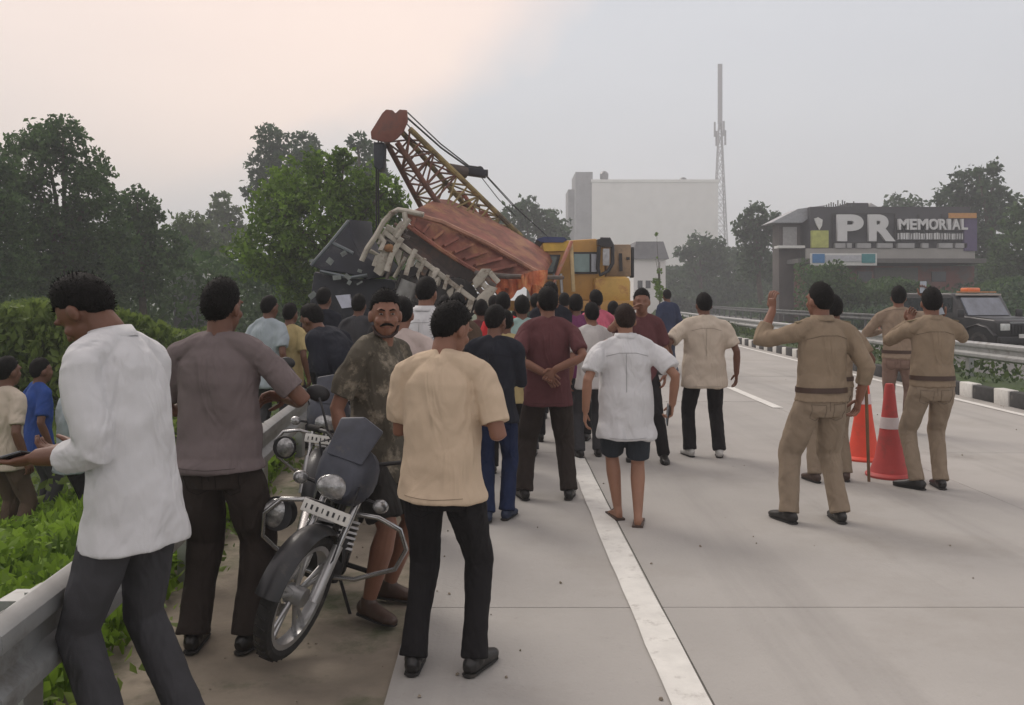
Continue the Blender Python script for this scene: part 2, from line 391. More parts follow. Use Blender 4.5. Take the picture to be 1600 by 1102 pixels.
# ------------------------------------------------------------------ vegetation
def leaf_mesh(name, pts, size, tilt=1.0, aspect=.55, up=0.0):
    """one bent leaf (2 quads folded on the midrib -> 4 tris) per point"""
    n = len(pts); pts = np.asarray(pts, float); size = np.broadcast_to(np.asarray(size, float), (n,))
    a = rng.normal(size=(n, 3)); a[:, 2] = a[:, 2] * tilt + up; a /= np.linalg.norm(a, axis=1)[:, None]
    b = rng.normal(size=(n, 3)); b -= a * (a * b).sum(1)[:, None]; b /= np.linalg.norm(b, axis=1)[:, None]
    c = np.cross(a, b); s = size[:, None] * rng.uniform(.6, 1.35, (n, 1))
    v = np.empty((n, 4, 3)); v[:, 0] = pts - a * s * .5; v[:, 1] = pts + b * s * aspect * .5 + c * s * .12
    v[:, 2] = pts + a * s * .5; v[:, 3] = pts - b * s * aspect * .5 + c * s * .12
    me = bpy.data.meshes.new(name); me.vertices.add(4 * n); me.vertices.foreach_set('co', v.reshape(-1))
    idx = (np.arange(n)[:, None] * 4 + np.array([0, 1, 2, 0, 2, 3])[None, :]).reshape(-1)
    me.loops.add(6 * n); me.loops.foreach_set('vertex_index', idx.astype(np.int32))
    me.polygons.add(2 * n); me.polygons.foreach_set('loop_start', np.arange(0, 6 * n, 3, dtype=np.int32))
    me.update(calc_edges=True); return me
def blob_points(blobs, per):
    out = []
    for (c, r) in blobs:
        n = max(10, int(per * (r[0] * r[2]))); d = rng.normal(size=(n, 3)); d /= np.linalg.norm(d, axis=1)[:, None]
        rad = rng.uniform(.3, 1.0, (n, 1)) ** .5
        lump = 1 + .22 * np.sin(d[:, :1] * 5 + c[0]) * np.sin(d[:, 1:2] * 6 + c[2]) + .16 * np.sin(d[:, 2:3] * 9 + d[:, :1] * 7 + c[1])
        p = d * rad * lump * np.array(r) + np.array(c)
        k = np.sin(p[:, 0] * 1.9 / max(.5, r[0] * .45) + c[1]) * np.sin(p[:, 1] * 1.7) * np.sin(p[:, 2] * 2.1 / max(.5, r[0] * .45))
        out.append(p[k > -.42])
    return np.concatenate(out)
M_bark = mat('bark', (.075, .06, .045), rough=.95, var=.3, bump=.8, bs=15)
def tree(label, Y, blobs, lm, base=None, z0=-.6, dens=1.0, leaf=None, group=None, name='tree', cat='tree', depth=.9, tr=None):
    """blobs: (px, py, radius px) as seen in the photograph at distance Y; built at real size there"""
    k = Y / FPX; bl = []
    for i, (px, py, r) in enumerate(blobs):
        c = P(px, py, Y); rr = r * k
        bl.append(((c.x, Y + random.uniform(-1, 1) * depth * rr * .9, c.z), (rr, rr * random.uniform(.9, 1.3), rr * random.uniform(.85, 1.05))))
    bx = base if base is not None else sum(b[0] for b in blobs) / len(blobs)
    bx = XG(bx, Y); root = empty(name, (bx, Y, z0), 0, label, cat, group); o0 = Vector((bx, Y, z0))
    leaf = leaf or max(.09, Y * .0066); per = 62.0 / (leaf * leaf) * dens
    pts = blob_points(bl, per); pts -= np.array(o0)
    pts = pts[pts[:, 2] > 0]
    link('crown', leaf_mesh('crown', pts, leaf), lm, root)
    top = max(b[0][2] for b in bl); t = MB(); rt = tr or max(.08, (top - z0) * .028)
    hz = (min(b[0][2] for b in bl) * .45 + top * .55) - z0
    fork = Vector((random.uniform(-.2, .2), 0, max(.5, hz * .5)))
    t.tube([(0, 0, -.2), (rt * .2, 0, fork.z * .5), fork, (fork.x * 1.2, .1, hz)], [rt * 1.3, rt, rt * .85, rt * .4], n=8)
    for (c, r) in bl[:9]:
        e = Vector(c) - o0; a = fork + Vector((0, 0, random.uniform(0, .25) * hz))
        t.tube([a, (a + e) / 2 + Vector((0, 0, .06 * hz)), e], [rt * .55, rt * .35, rt * .12], n=6)
    t.build('trunk', M_bark, root, smooth=2)
    return root
LG = leafmat('leaf_dark', (.058, .12, .044)); LG2 = leafmat('leaf_bright', (.105, .20, .03), var=.45, vs=.9); LG3 = leafmat('leaf_olive', (.07, .118, .045))
LG4 = leafmat('leaf_bluegreen', (.05, .098, .055)); LG5 = leafmat('leaf_grass', (.15, .27, .04), var=.5, vs=1.5); LG6 = leafmat('leaf_field', (.13, .20, .06), var=.4, vs=.8)
tg = 'trees beyond the left field'
tree('tall dark tree with a blocky top above the white-shirted man at the left', 34, [(62, 220, 34), (108, 215, 32), (60, 262, 46), (125, 265, 42), (150, 305, 38), (45, 330, 52), (140, 350, 52), (70, 400, 62), (150, 405, 52), (100, 370, 50), (100, 440, 60)], LG, group=tg)
tree('dark tree cut off by the left edge of the photo', 30, [(5, 265, 22), (-20, 300, 42), (-30, 370, 60), (10, 330, 34), (0, 420, 50), (-60, 430, 60), (-110, 330, 70)], LG, group=tg)
tree('low dark tree with spiky top right of the tall blocky tree', 38, [(215, 318, 27), (240, 338, 24), (208, 368, 40), (250, 382, 36), (225, 420, 46), (205, 340, 30)], LG, group=tg)
tree('rounded mid-distance tree above the small grey roof', 60, [(288, 350, 24), (312, 362, 20), (275, 390, 40), (320, 400, 36), (300, 430, 40)], LG3, group=tg)
tree('small hazy palm-like tree left of the bright green tree', 80, [(350, 314, 15), (332, 330, 13), (366, 336, 14), (345, 352, 26), (330, 380, 30), (370, 370, 26)], LG3, group=tg)
tree('tall hazy tree rising behind the bright green tree', 70, [(430, 224, 26), (472, 224, 24), (412, 262, 26), (452, 262, 38), (490, 244, 18), (440, 310, 44), (400, 300, 18)], LG4, group=tg)
tree('hazy tree top just left of the crane boom head', 66, [(560, 224, 16), (578, 236, 18), (556, 262, 24), (590, 270, 22), (570, 320, 40)], LG4, group=tg)
tree('bright green bushy tree left of the lifted truck', 27, [(505, 258, 34), (535, 246, 18), (462, 290, 46), (545, 300, 50), (600, 300, 34), (422, 320, 42), (500, 350, 70), (592, 352, 44), (418, 392, 56), (480, 425, 62), (560, 405, 52), (610, 400, 40), (620, 330, 26), (520, 460, 50)], LG2, group=tg)
tree('hazy round tree behind the crane boom foot', 85, [(822, 330, 20), (800, 346, 25), (850, 346, 25), (826, 372, 40), (872, 366, 22), (790, 376, 20), (770, 400, 30), (830, 410, 40), (880, 400, 24)], LG4)
tg = 'hazy trees across the highway'
tree('dark tree left of the roadside building with letters', 80, [(1180, 335, 19), (1166, 354, 22), (1200, 354, 22), (1182, 374, 30), (1212, 344, 12), (1190, 410, 34)], LG4, group=tg)
tree('low hazy tree below the telecom mast', 100, [(1092, 384, 20), (1116, 388, 16), (1064, 394, 13), (1090, 410, 24), (1120, 412, 20)], LG4, group=tg)
tree('hazy tree right behind the parapet of the lettered building', 92, [(1402, 325, 22), (1432, 332, 24), (1420, 360, 34), (1384, 350, 18)], LG4, group=tg)
tree('tallest hazy tree right of the lettered building', 78, [(1502, 292, 30), (1476, 312, 25), (1520, 332, 38), (1480, 345, 28), (1510, 390, 40)], LG4, group=tg)
tree('slender hazy tree with a knobbly top at the right', 74, [(1532, 268, 9), (1552, 264, 13), (1548, 292, 20), (1558, 322, 26), (1552, 370, 36), (1550, 420, 36)], LG4, group=tg)
tree('dark tree at the right edge of the photo', 62, [(1592, 325, 16), (1602, 350, 26), (1590, 390, 40), (1630, 370, 40), (1600, 430, 46), (1650, 430, 50), (1680, 340, 50)], LG, group=tg)
tree('lone thin sapling standing by the far crash barrier', 40, [(1029, 452, 9), (1026, 440, 7), (1033, 462, 9), (1024, 405, 4), (1030, 424, 5), (1026, 366, 3)], LG2, base=1030, z0=0, leaf=.12, dens=.8, tr=.04, name='sapling')

def scatter(name, n, xr, yr, zf, hf, size, lm, label, tilt=1.0, up=.8, dens=None, blades=False, cat='grass'):
    x = rng.uniform(*xr, n); y = yr[0] + (yr[1] - yr[0]) * rng.uniform(0, 1, n) ** 1.4
    p = []
    for i in range(n):
        z0 = zf(x[i], y[i])
        if z0 is None: continue
        h = hf(x[i], y[i]) * random.random() ** .7
        p.append((x[i], y[i], z0 + h))
    p = np.array(p); s = size if not callable(size) else np.array([size(q[1]) for q in p])
    me = leaf_mesh(name, p, s, tilt, .28 if blades else .55, up)
    return tag(link(name, me, lm), label, cat, kind='stuff')
nf = lambda x, y: .5 + .5 * math.sin(x * 1.7 + 1) * math.sin(y * 1.3) 
def left_z(x, y):
    if x > XR(y) - .12: return None
    return gz(x, y)
scatter('weeds', 42000, (-6.5, -1.5), (1.2, 9), left_z, lambda x, y: .12 + .30 * nf(x * 2.3, y * 2.1) if x < XR(y) - .5 else .22, lambda y: .035 + .009 * y, LG5, 'bright green weeds and grass below the left crash barrier')
scatter('verge_weeds', 9000, (-6, -1.2), (3, 30), lambda x, y: (gz(x, y) if XR(y) - .6 < x < XR(y) + .10 else None), lambda x, y: .18, .06, LG6, 'low weeds around the posts of the left crash barrier')
scatter('field_growth', 42000, (-34, -3), (8, 36), lambda x, y: (None if x > XR(y) - .5 else gz(x, y)), lambda x, y: .35 + .5 * nf(x * .6, y * .5), lambda y: .06 + .006 * y, LG6, 'overgrown green field beyond the left crash barrier')
scatter('tall_reeds', 34000, (-9.8, -5.2), (12.5, 17.5), lambda x, y: (None if x > -.32 * y else -.65), lambda x, y: 1.95 + .3 * math.sin(x * 1.1 + y * .7) , .15, LG6, 'stand of tall reeds behind the grey-shirted man', tilt=1.6, up=1.0, blades=False, cat='reeds')
scatter('tall_bushes', 26000, (-22, -8.0), (13, 22), lambda x, y: (None if abs(math.sin(x * .9 + 1)) < .12 else -.65), lambda x, y: 1.35 + .6 * math.sin(x * 1.4 + y), .17, LG5, 'band of bright green bushes at the far left of the field', cat='bushes')
scatter('far_scrub', 30000, (-50, 0), (38, 58), lambda x, y: (None if x > -4.5 else -.6), lambda x, y: 3.4 + 1.6 * nf(x * .3, y * .3), .42, LG, 'dark scrub under the far trees on the left', cat='scrub')
scatter('median_growth', 30000, (7.4, 16), (5, 75), lambda x, y: (.17 if XK(y) + .2 < x < XK(y) + 1.75 else None), lambda x, y: .5 * nf(x, y * .9) + .12, lambda y: .05 + .004 * y, LG3, 'dusty green plants growing in the median', cat='plants')
scatter('roadside_bank_growth', 52000, (17, 75), (22, 96), lambda x, y: (None if x < XK(y) + 8.3 or x > XK(y) + 40 else 0), lambda x, y: min(3.0, .5 + .16 * (x - XK(y) - 8) + .9 * nf(x * .35, y * .2)), lambda y: .10 + .0045 * y, LG4, 'green growth on the bank beyond the opposite carriageway', cat='shrubs')
scatter('building_hedge', 26000, (14.5, 36), (50, 56.5), lambda x, y: (None if x < XK(y) + 8.2 else 0), lambda x, y: 1.5 + 1.5 * nf(x * .5, y * .3) + (2.2 if x < 20.5 else 0) * nf(x * .8, 1), .30, LG, 'dark green hedge in front of the roadside building', cat='hedge')
scatter('verge_grass_blades', 16000, (-5.5, -1.5), (1.4, 9), left_z, lambda x, y: .25, lambda y: .10 + .01 * y, LG5, 'long grass blades standing among the weeds by the left barrier', tilt=2.5, up=2.2, blades=True)
scatter('bright_scrub', 5000, (22.5, 31), (34, 38), lambda x, y: 0, lambda x, y: 2.2, .2, LG5, 'bright green scrub behind the black jeep at the right edge', cat='shrubs')

# wooded bank where the highway bends away to the right
m = MB(); xs = [17 + 1.6 * i for i in range(30)]; rowz = [(100, -.5), (104, 2.6), (109, 4.8), (118, 5.4), (130, -.5)]
for (yy_, zz_) in rowz:
    for i, x in enumerate(xs): f = min(1, i / 3, (len(xs) - 1 - i) / 3); m.v.append((x + (yy_ - 100) * .1, yy_ + 2 * math.sin(x), zz_ * f + .7 * math.sin(x * .9 + yy_) * f - .3))
n_ = len(xs)
for j in range(4):
    for i in range(n_ - 1): m.f.append((j * n_ + i, j * n_ + i + 1, (j + 1) * n_ + i + 1, (j + 1) * n_ + i))
tag(m.build('bank', M_grassg, smooth=2), kind='structure')
scatter('wooded_bank_growth', 30000, (16.5, 64), (97, 114), lambda x, y: max(-.3, min(4.6, (y - 98) * .55)) * min(1, max(0, (x - 16) / 4)), lambda x, y: 1.1 + 2.6 * nf(x * .28, y * .1), .62, LG4, 'dark green growth covering the bank right of the lone sapling', cat='shrubs')
# ------------------------------------------------------------------ far buildings and mast
M_bw = mat('white_render', (.80, .79, .77), rough=.9, var=.04, vs=.3, dirt=(.72, .71, .69), dirt_s=.12, dirt_t=.6)
M_bg = mat('grey_render', (.22, .22, .235), rough=.9, var=.1, vs=.4, dirt=(.15, .15, .16), dirt_s=.3)
M_win = mat('window_dark', (.06, .065, .07), rough=.2, var=.2)
Yb = 250; kb_ = Yb / 150
b0 = P(925, 372, Yb); b1 = P(1122, 285, Yb); cxb = (b0.x + b1.x) / 2
bld = empty('pale_building', (cxb, Yb, 0), 0, 'big blank pale building fading in the haze behind the yellow crane', 'building')
m = MB(); m.box((0, 12, b1.z / 2), (b1.x - b0.x, 24, b1.z)); m.build('wall', M_bw, bld)
m = MB(); m.box((0, 12, b1.z + .4), (b1.x - b0.x + .5, 24.5, .8)); m.build('parapet', M_bw, bld)
m = MB(); a = P(928, 268, Yb); m.box((a.x - cxb - 2.75, 9, a.z / 2), (5.0, 16, a.z)); m.build('stair_tower', M_bg, bld)
m = MB(); a = P(898, 292, Yb); m.box((a.x - cxb + .3, 12, a.z / 2), (3.6, 12, a.z)); m.build('side_wing', M_bg, bld)
for px, py, s in ((948, 262, 1.0), (1075, 272, 1.0)):
    a = P(px, py, Yb); m = MB(); m.lathe([(.7, -3.2), (1.2 * s, -3.1), (1.3 * s, -.8), (.8, -.2), (.3, 0)], (a.x - cxb, 7, a.z), 14)
    m.build('water_tank', M_win, bld, smooth=True)
    m = MB(); m.box((a.x - cxb, 7, (b1.z + a.z - 3.2) / 2 + .3), (2.2, 2.2, max(.9, a.z - 3.2 - b1.z))); m.build('tank_plinth', M_bg, bld)
# telecom mast
Yt = 262; tb = P(1125, 469, Yt).x; ztop = P(1125, 90, Yt).z; zmid = P(1125, 205, Yt).z
mast = empty('telecom_mast', (tb, Yt, 0), 0, 'tall hazy lattice telecom mast behind the pale building', 'mast')
m = MB()
def wd(z): return 5.2 - 4.2 * min(1, z / zmid) if z < zmid else .6
z = 0; prev = None
while z < ztop - 4:
    h = 4.0; c = [Vector((sx * wd(z) / 2, sy * wd(z) / 2, z)) for sx, sy in ((-1, -1), (1, -1), (1, 1), (-1, 1))]
    d = [Vector((sx * wd(z + h) / 2, sy * wd(z + h) / 2, z + h)) for sx, sy in ((-1, -1), (1, -1), (1, 1), (-1, 1))]
    for i in range(4):
        m.bar(c[i], d[i], .26); m.bar(c[i], d[(i + 1) % 4], .14); m.bar(c[(i + 1) % 4], d[i], .14); m.bar(d[i], d[(i + 1) % 4], .13)
    z += h
M_mast = mat('mast_steel', (.34, .34, .36), rough=.7, metal=.2)
m.build('lattice', M_mast, mast)
m = MB(); m.box((0, 0, ztop - 11), (1.3, .8, 18)); m.build('antenna_stack', M_mast, mast)
for a in range(6):
    th = a * math.pi / 3; m = MB(); m.box((1.6 * math.cos(th), 1.6 * math.sin(th), zmid - 2 + (a % 2) * 2.5), (.5, .5, 4.5)); m.build('antenna_panel', M_mast, mast)
# small white house with a dark roof near the sapling
Yh = 90; a = P(990, 395, Yh); c = P(1040, 395, Yh)
hs = empty('small_house', ((a.x + c.x) / 2, Yh, 0), 0, 'small white house with dark roof between the crane and the sapling', 'house')
wdt = c.x - a.x; ht = P(0, 405, Yh).z; m = MB(); m.box((0, 2.5, ht / 2), (wdt, 5, ht)); m.build('wall', M_bw, hs)
m = MB(); top = P(0, 378, Yh).z; m.prism([(-wdt / 2 - .3, -.4, ht), (wdt / 2 + .3, -.4, ht), (wdt / 2 - .3, -.4, top), (-wdt / 2 + .2, -.4, top)], (0, 6, 0)); m.build('roof', M_bg, hs)
for k in (-.30, -.05, .25):
    m = MB(); m.box((k * wdt, -.02, ht * .55), (.5, .1, .8)); m.build('window', M_win, hs)
# small grey roof among the trees at the left
Ys = 42; hut = empty('field_hut', (XG(296, Ys), Ys, -.6), 0, 'small grey roofed hut among the trees above the reeds', 'hut')
m = MB(); z1 = P(0, 447, Ys).z + .6; z2 = P(0, 425, Ys).z + .6
m.prism([(-1.1, 0, z1 + .15), (-.1, 0, z2), (.3, 0, z2 - .1), (1.15, 0, z1 - .2), (.9, 0, z1 - .32), (-.95, 0, z1)], (0, 3, 0)); m.build('roof', mat('tin_roof', (.30, .32, .31), rough=.5, metal=.3, var=.2, vs=4), hut)
m = MB(); m.box((0, 1.5, z1 / 2 - .2), (1.7, 2.6, z1 - .3)); m.build('wall', M_bg, hut)

# ------------------------------------------------------------------ roadside building with big letters
Yp = 58; k = Yp / FPX
pb = empty('roadside_building', (XG(1385, Yp), Yp, 0), 0, 'two-storey roadside building with big white PR letters on its grey front', 'building')
def q(px, py, dy=0): v = P(px, py, Yp); return Vector((v.x - pb.location.x, dy, v.z))
M_red = mat('brick_red_wall', (.19, .075, .062), rough=.9, var=.3, vs=1.0, dirt=(.13, .11, .10), dirt_s=.6, dirt_t=.5, bump=.5)
M_greyw = mat('dark_grey_cladding', (.065, .065, .072), rough=.7, var=.2, vs=.8)
M_band = mat('pale_band', (.34, .33, .31), rough=.9, var=.12, vs=.7)
def pbox(name, x0, x1, y0, y1, d0, d1, mt, par=None):
    a = q(x0, y1); b = q(x1, y0); m = MB(); m.box(((a.x + b.x) / 2, (d0 + d1) / 2, (a.z + b.z) / 2), (b.x - a.x, d1 - d0, b.z - a.z)); return m.build(name, mt, par or pb)
pbox('ground_floor_wall', 1252, 1530, 415, 508, .6, 4, M_red)
pbox('upper_wall', 1270, 1522, 322, 405, .5, 3.8, M_greyw)
pbox('floor_band', 1262, 1526, 388, 404, .2, .497, M_band)
pbox('floor_slab', 1240, 1530, 405, 412, -.9, 4, mat('slab_dark', (.13, .125, .12), rough=.9))
pbox('shutter', 1372, 1440, 418, 508, .5, .597, mat('shutter', (.12, .115, .10), rough=.7))
for x0 in (1262, 1300, 1345, 1462): pbox('window', x0, x0 + 22, 424, 440, .5, .597, M_win)
pbox('side_wing', 1228, 1262, 345, 508, 1.5, 3, mat('wing', (.095, .085, .08), rough=.9, var=.3, vs=.6))
pbox('wing_window', 1234, 1256, 352, 382, 1.4, 1.497, mat('wing_frame', (.3, .3, .3)))
pbox('wing_canopy', 1220, 1262, 383, 387, .5, 1.49, M_white)
m = MB(); m.prism([q(1212, 346, 1), q(1262, 346, 1), q(1300, 318, 1), q(1255, 324, 1)], (0, 2.5, 0)); m.build('roof', mat('tin', (.33, .34, .36), rough=.5, metal=.4, var=.15), pb)
m = MB(); m.prism([q(1376, 330, 2), q(1412, 330, 2), q(1380, 312, 2)], (0, 1.5, 0)); m.build('roof_gable', mat('gable', (.45, .45, .45)), pb)
pbox('stair_head', 1343, 1376, 312, 321.6, 2.0, 5, M_greyw)
m = MB()
for i in range(13):
    x = 1300 + i * 3.6; a = q(x, 322, 1.0); b = q(x, 322 - random.uniform(4, 12), 1.0); m.bar(a, b, .06)
m.build('roof_railing', M_galvd, pb)
pbox('corner_panel', 1508, 1528, 340, 392, .1, .49, mat('purple_panel', (.10, .075, .16), rough=.6))
pbox('orange_fascia', 1483, 1526, 333, 341, .0, .1, mat('orange_fascia', (.55, .27, .09), rough=.6))
# yellow-green emblem with white flame shape
pbox('emblem_panel', 1270, 1296, 360, 387, .15, .45, mat('emblem', (.42, .44, .12), rough=.6, var=.25, vs=2))
m = MB(); m.prism([q(1283, 359, .3), q(1278, 350, .3), (q(1275, 341, .3)), q(1281, 339, .3), q(1288, 343, .3), q(1287, 352, .3)], (0, .1, 0)); m.build('emblem_flame', M_white, pb)
def text_mesh(ch, height_m, bold=.0, ext=.06):
    cu = bpy.data.curves.new('t', 'FONT'); cu.body = ch; cu.size = 1; cu.extrude = ext / 2; cu.offset = bold; o = bpy.data.objects.new('t', cu); COL.objects.link(o)
    bpy.context.view_layer.update(); me = bpy.data.meshes.new_from_object(o.evaluated_get(bpy.context.evaluated_depsgraph_get())); bpy.data.objects.remove(o)
    co = np.empty(len(me.vertices) * 3); me.vertices.foreach_get('co', co); co = co.reshape(-1, 3); mn = co.min(0); mx = co.max(0)
    return me, mn, mx, co
def letter(ch, x0, x1, y0, y1, par, qf, mt, dy, bold=.03, name='letter', thick=.25):
    me, mn, mx, co = text_mesh(ch, 1, bold); a = qf(x0, y1); b = qf(x1, y0)
    out_ = np.empty_like(co); out_[:, 0] = a.x + (co[:, 0] - mn[0]) / (mx[0] - mn[0]) * (b.x - a.x); out_[:, 2] = a.z + (co[:, 1] - mn[1]) / (mx[1] - mn[1]) * (b.z - a.z)
    out_[:, 1] = dy - thick * (co[:, 2] - mn[2]) / (mx[2] - mn[2] + 1e-9)
    me.vertices.foreach_set('co', out_.reshape(-1)); me.update(); return link(name, me, mt, par)
M_let = mat('letter_white', (.66, .66, .66), rough=.5, var=.05, vs=1)
letter('P', 1309, 1350, 335, 377, pb, q, M_let, .30, .05)
letter('R', 1358, 1400, 335, 377, pb, q, M_let, .30, .05)
xx = 1405
for ch, wl in zip('MEMORIAL', (16, 11, 16, 14, 12, 5, 13, 10)):
    letter(ch, xx, xx + wl, 342, 359, pb, q, M_let, .30, .03); xx += wl + 1.6
for i in range(27):                                            # small second line, too blurred in the photo to read
    x0 = 1405 + i * 4.0
    pbox('letter_stroke', x0, x0 + random.choice((1.2, 2.6, 2.0)), 363.5 + random.uniform(0, 1.5), 374, .12, .3, M_let)
m = MB()
for py in (361, 376): m.bar(q(1403, py, .38), q(1512, py, .38), .08)
for px in (1304, 1403, 1440, 1476, 1512): m.bar(q(px, 334, .42), q(px, 392, .42), .07)
m.bar(q(1304, 379, .38), q(1403, 379, .38), .1); m.bar(q(1304, 333, .38), q(1403, 333, .38), .06)
m.build('sign_frame', mat('sign_frame', (.03, .03, .03), rough=.6), pb)
M_pane = mat('balcony_panel', (.36, .36, .36), rough=.8, var=.15, vs=1)
for x0, x1 in ((1306, 1322), (1324, 1332), (1340, 1362), (1372, 1396), (1404, 1430), (1442, 1452), (1468, 1490), (1494, 1512)): pbox('balcony_panel', x0, x1, 380, 387.5, .1, .4, M_pane)
# blue and white banner below the letters
bn = empty('shop_banner', (XG(1318, Yp - 1), Yp - 1.2, q(0, 404).z), 0, 'white banner with blue and teal ends under the big P letter', 'banner')
def qb(px, py): v = P(px, py, Yp - 1.2); return Vector((v.x - bn.location.x, 0, v.z - bn.location.z))
def bbox(name, x0, x1, y0, y1, d, mt):
    a = qb(x0, y1); b = qb(x1, y0); m = MB(); m.box(((a.x + b.x) / 2, -d, (a.z + b.z) / 2), (b.x - a.x, .05, b.z - a.z)); m.build(name, mt, bn)
bbox('board', 1266, 1370, 396, 415, 0, M_white); bbox('blue_end', 1269, 1288, 397, 411, .06, mat('banner_blue', (.06, .20, .42)))
bbox('teal_end', 1346, 1367, 397, 411, .06, mat('banner_teal', (.06, .25, .27))); bbox('text_field', 1289, 1345, 399, 409, .06, mat('banner_grey', (.48, .49, .52)))
# ------------------------------------------------------------------ lifted wrecked truck
M_rust = mat('rust_red_steel', (.215, .075, .052), rough=.75, var=.5, vs=2.2, dirt=(.34, .17, .08), dirt_s=1.9, dirt_t=.54, bump=.5, bs=14)
M_orange = mat('orange_torn_sheet', (.46, .13, .055), rough=.7, var=.25, vs=3, dirt=(.55, .28, .10), dirt_s=3, dirt_t=.58, bump=.6, bs=10, fold=.6)
M_cream = mat('cream_chassis_paint', (.42, .39, .33), rough=.65, var=.18, vs=5, dirt=(.13, .09, .06), dirt_s=3.5, dirt_t=.56, bump=.4, bs=25)
M_dkside = mat('dark_body_side', (.075, .058, .052), rough=.8, var=.3, vs=2, dirt=(.13, .075, .055), dirt_s=2, bump=.4, bs=20)
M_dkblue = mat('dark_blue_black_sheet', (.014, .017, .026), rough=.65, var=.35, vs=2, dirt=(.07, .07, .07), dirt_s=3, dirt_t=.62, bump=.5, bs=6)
M_steel = mat('dirty_steel', (.10, .085, .075), rough=.6, metal=.3, var=.35, vs=5, dirt=(.20, .11, .06), dirt_s=4)
Yw = 16.5
org = P(700, 430, Yw)
wt = empty('wrecked_truck', (org.x, org.y, 0), 0, 'wrecked truck lifted nose up with rust red body, cream chassis and smashed cab', 'truck')
wo = Vector((org.x, org.y, 0))
def W(px, py, dy=0.0):
    v = P(px, py, Yw + dy); return v - wo
# tipper body: long steel trough, bright rim, dark side
m = MB()
m.prism([W(634, 333), W(662, 334, .3), W(762, 382, .6), W(842, 428, .9), W(848, 441, .9), W(806, 436, .6), W(768, 436, .3), W(726, 414, .1), W(690, 390), W(640, 352)], (0.35, 2.3, .55))
bo = m.build('tipper_body', M_rust, wt); bevel(bo, .05, 2)
m = MB(); m.prism([W(639, 353, .06), W(690, 391, .06), W(726, 415, .12), W(742, 422, .16), W(730, 448, .2), W(700, 436, .1), W(655, 400, .04), W(622, 384, .02), W(628, 366, .03)], (.15, 2.1, .2)); m.build('body_side', M_dkside, wt)
for k in range(9):                                             # stake ribs across the rim
    f = k / 8; m = MB(); a = W(648 + f * 180, 341 + f * 84, f * .75 - .02); b = W(644 + f * 130, 355 + f * 80, f * .25 - .05)
    m.bar(a, b, .05, .10, up=(0, 1, 0)); m.build('rib', M_rust, wt)
m = MB(); m.tube([W(636, 352, -.06), W(690, 391, -.04), W(730, 416, .02), W(768, 437, .2)], [.045] * 4, 6); m.build('lower_rim', M_rust, wt, smooth=True)
m = MB(); m.tube([W(634, 332, -.03), W(690, 347, .2), (W(762, 381, .5)), W(842, 427, .8)], [.05] * 4, 6); m.build('upper_rim', mat('worn_rim', (.34, .17, .11), rough=.6, var=.3, vs=4), wt, smooth=True)
# torn orange skirt behind the crowd
m = MB(); cols = 16; top = []; bot = []
for i in range(cols + 1):
    f = i / cols; top.append(W(756 + f * 100, 428 + 6 * math.sin(f * 5), .2 * math.sin(i))); bot.append(W(762 + f * 92, 440 + f * 8 + 26 * abs(math.sin(f * 5.2)) + 3 * math.sin(i * 2.2), -.15 + .25 * math.sin(i * 1.7)))
for i in range(cols + 1): mid = (top[i] + bot[i]) / 2 + Vector((0, .12 * math.sin(i * 2.4), 0)); m.v += [top[i], mid, bot[i], bot[i] + Vector((0, .04, 0)), mid + Vector((0, .04, 0)), top[i] + Vector((0, .04, 0))]
for i in range(cols):
    for k in range(6): m.f.append((6 * i + k, 6 * i + (k + 1) % 6, 6 * i + 6 + (k + 1) % 6, 6 * i + 6 + k))
m.build('torn_skirt', M_orange, wt, smooth=True)
m = MB(); m.tube([W(742, 427, -.1), W(790, 432, -.2), W(880, 434, .6)], [.05, .05, .04], 8); m.build('tow_bar', M_steel, wt, smooth=True)
# chassis rails (nose up) with cross members
for dy in (-.35, .75):
    m = MB(); m.bar(W(600, 362, dy), W(742, 470, dy), .09, .24, up=(0, 1, 0)); bevel(m.build('chassis_rail', M_cream, wt), .015)
for k in range(5):
    f = k / 4; a = W(608 + f * 120, 370 + f * 90, -.3); m = MB(); m.bar(a, a + Vector((0, 1.1, 0)), .14, .1); m.build('cross_member', M_steel, wt)
# smashed cab skeleton on the raised end
def bars(name, segs, w_, mt, dy=0.0, dep=.16):
    for s in segs:
        m = MB(); m.tube([W(x, y, dy) for x, y in s], [(w_ / 2, dep / 2)] * len(s), 8, side=(1, 0, 0)); m.build(name, mt, wt, smooth=True)
bars('cab_pillar', [[(612, 334), (600, 346), (588, 368), (574, 388), (565, 408)], [(640, 342), (628, 358), (620, 372)], [(632, 332), (634, 350)]], .10, M_cream, -.5)
bars('cab_roof_rim', [[(609, 335), (622, 328), (640, 331), (662, 336)]], .10, M_cream, -.45)
bars('bracket', [[(592, 382), (600, 366), (608, 352)], [(634, 402), (624, 420), (616, 434)]], .08, M_cream, -.4)
for poly in ([(597, 386), (611, 392), (604, 416), (594, 432), (583, 424)], [(625, 345), (634, 347), (626, 366), (617, 374), (612, 364)], [(604, 350), (618, 358), (614, 366), (602, 360)], [(752, 420), (766, 420), (756, 440), (742, 452), (738, 438)], [(764, 446), (776, 450), (764, 470), (748, 482), (744, 466)], [(752, 468), (766, 474), (756, 496), (738, 488)], [(676, 436), (688, 432), (684, 446), (678, 450)]):
    m = MB(); m.prism([W(x, y, -.55 + random.uniform(0, .12)) for x, y in poly], (.02, .16, 0)); bevel(m.build('bracket_plate', M_cream, wt), .012)
for s in ([(608, 360), (640, 372)], [(600, 374), (628, 384)], [(616, 350), (636, 362)], [(606, 382), (612, 410), (604, 436)], [(630, 366), (616, 382), (640, 396)]):
    m = MB(); m.tube([W(x, y, -.42) for x, y in s], .035, 6); m.build('bent_strut', M_steel, wt, smooth=True)
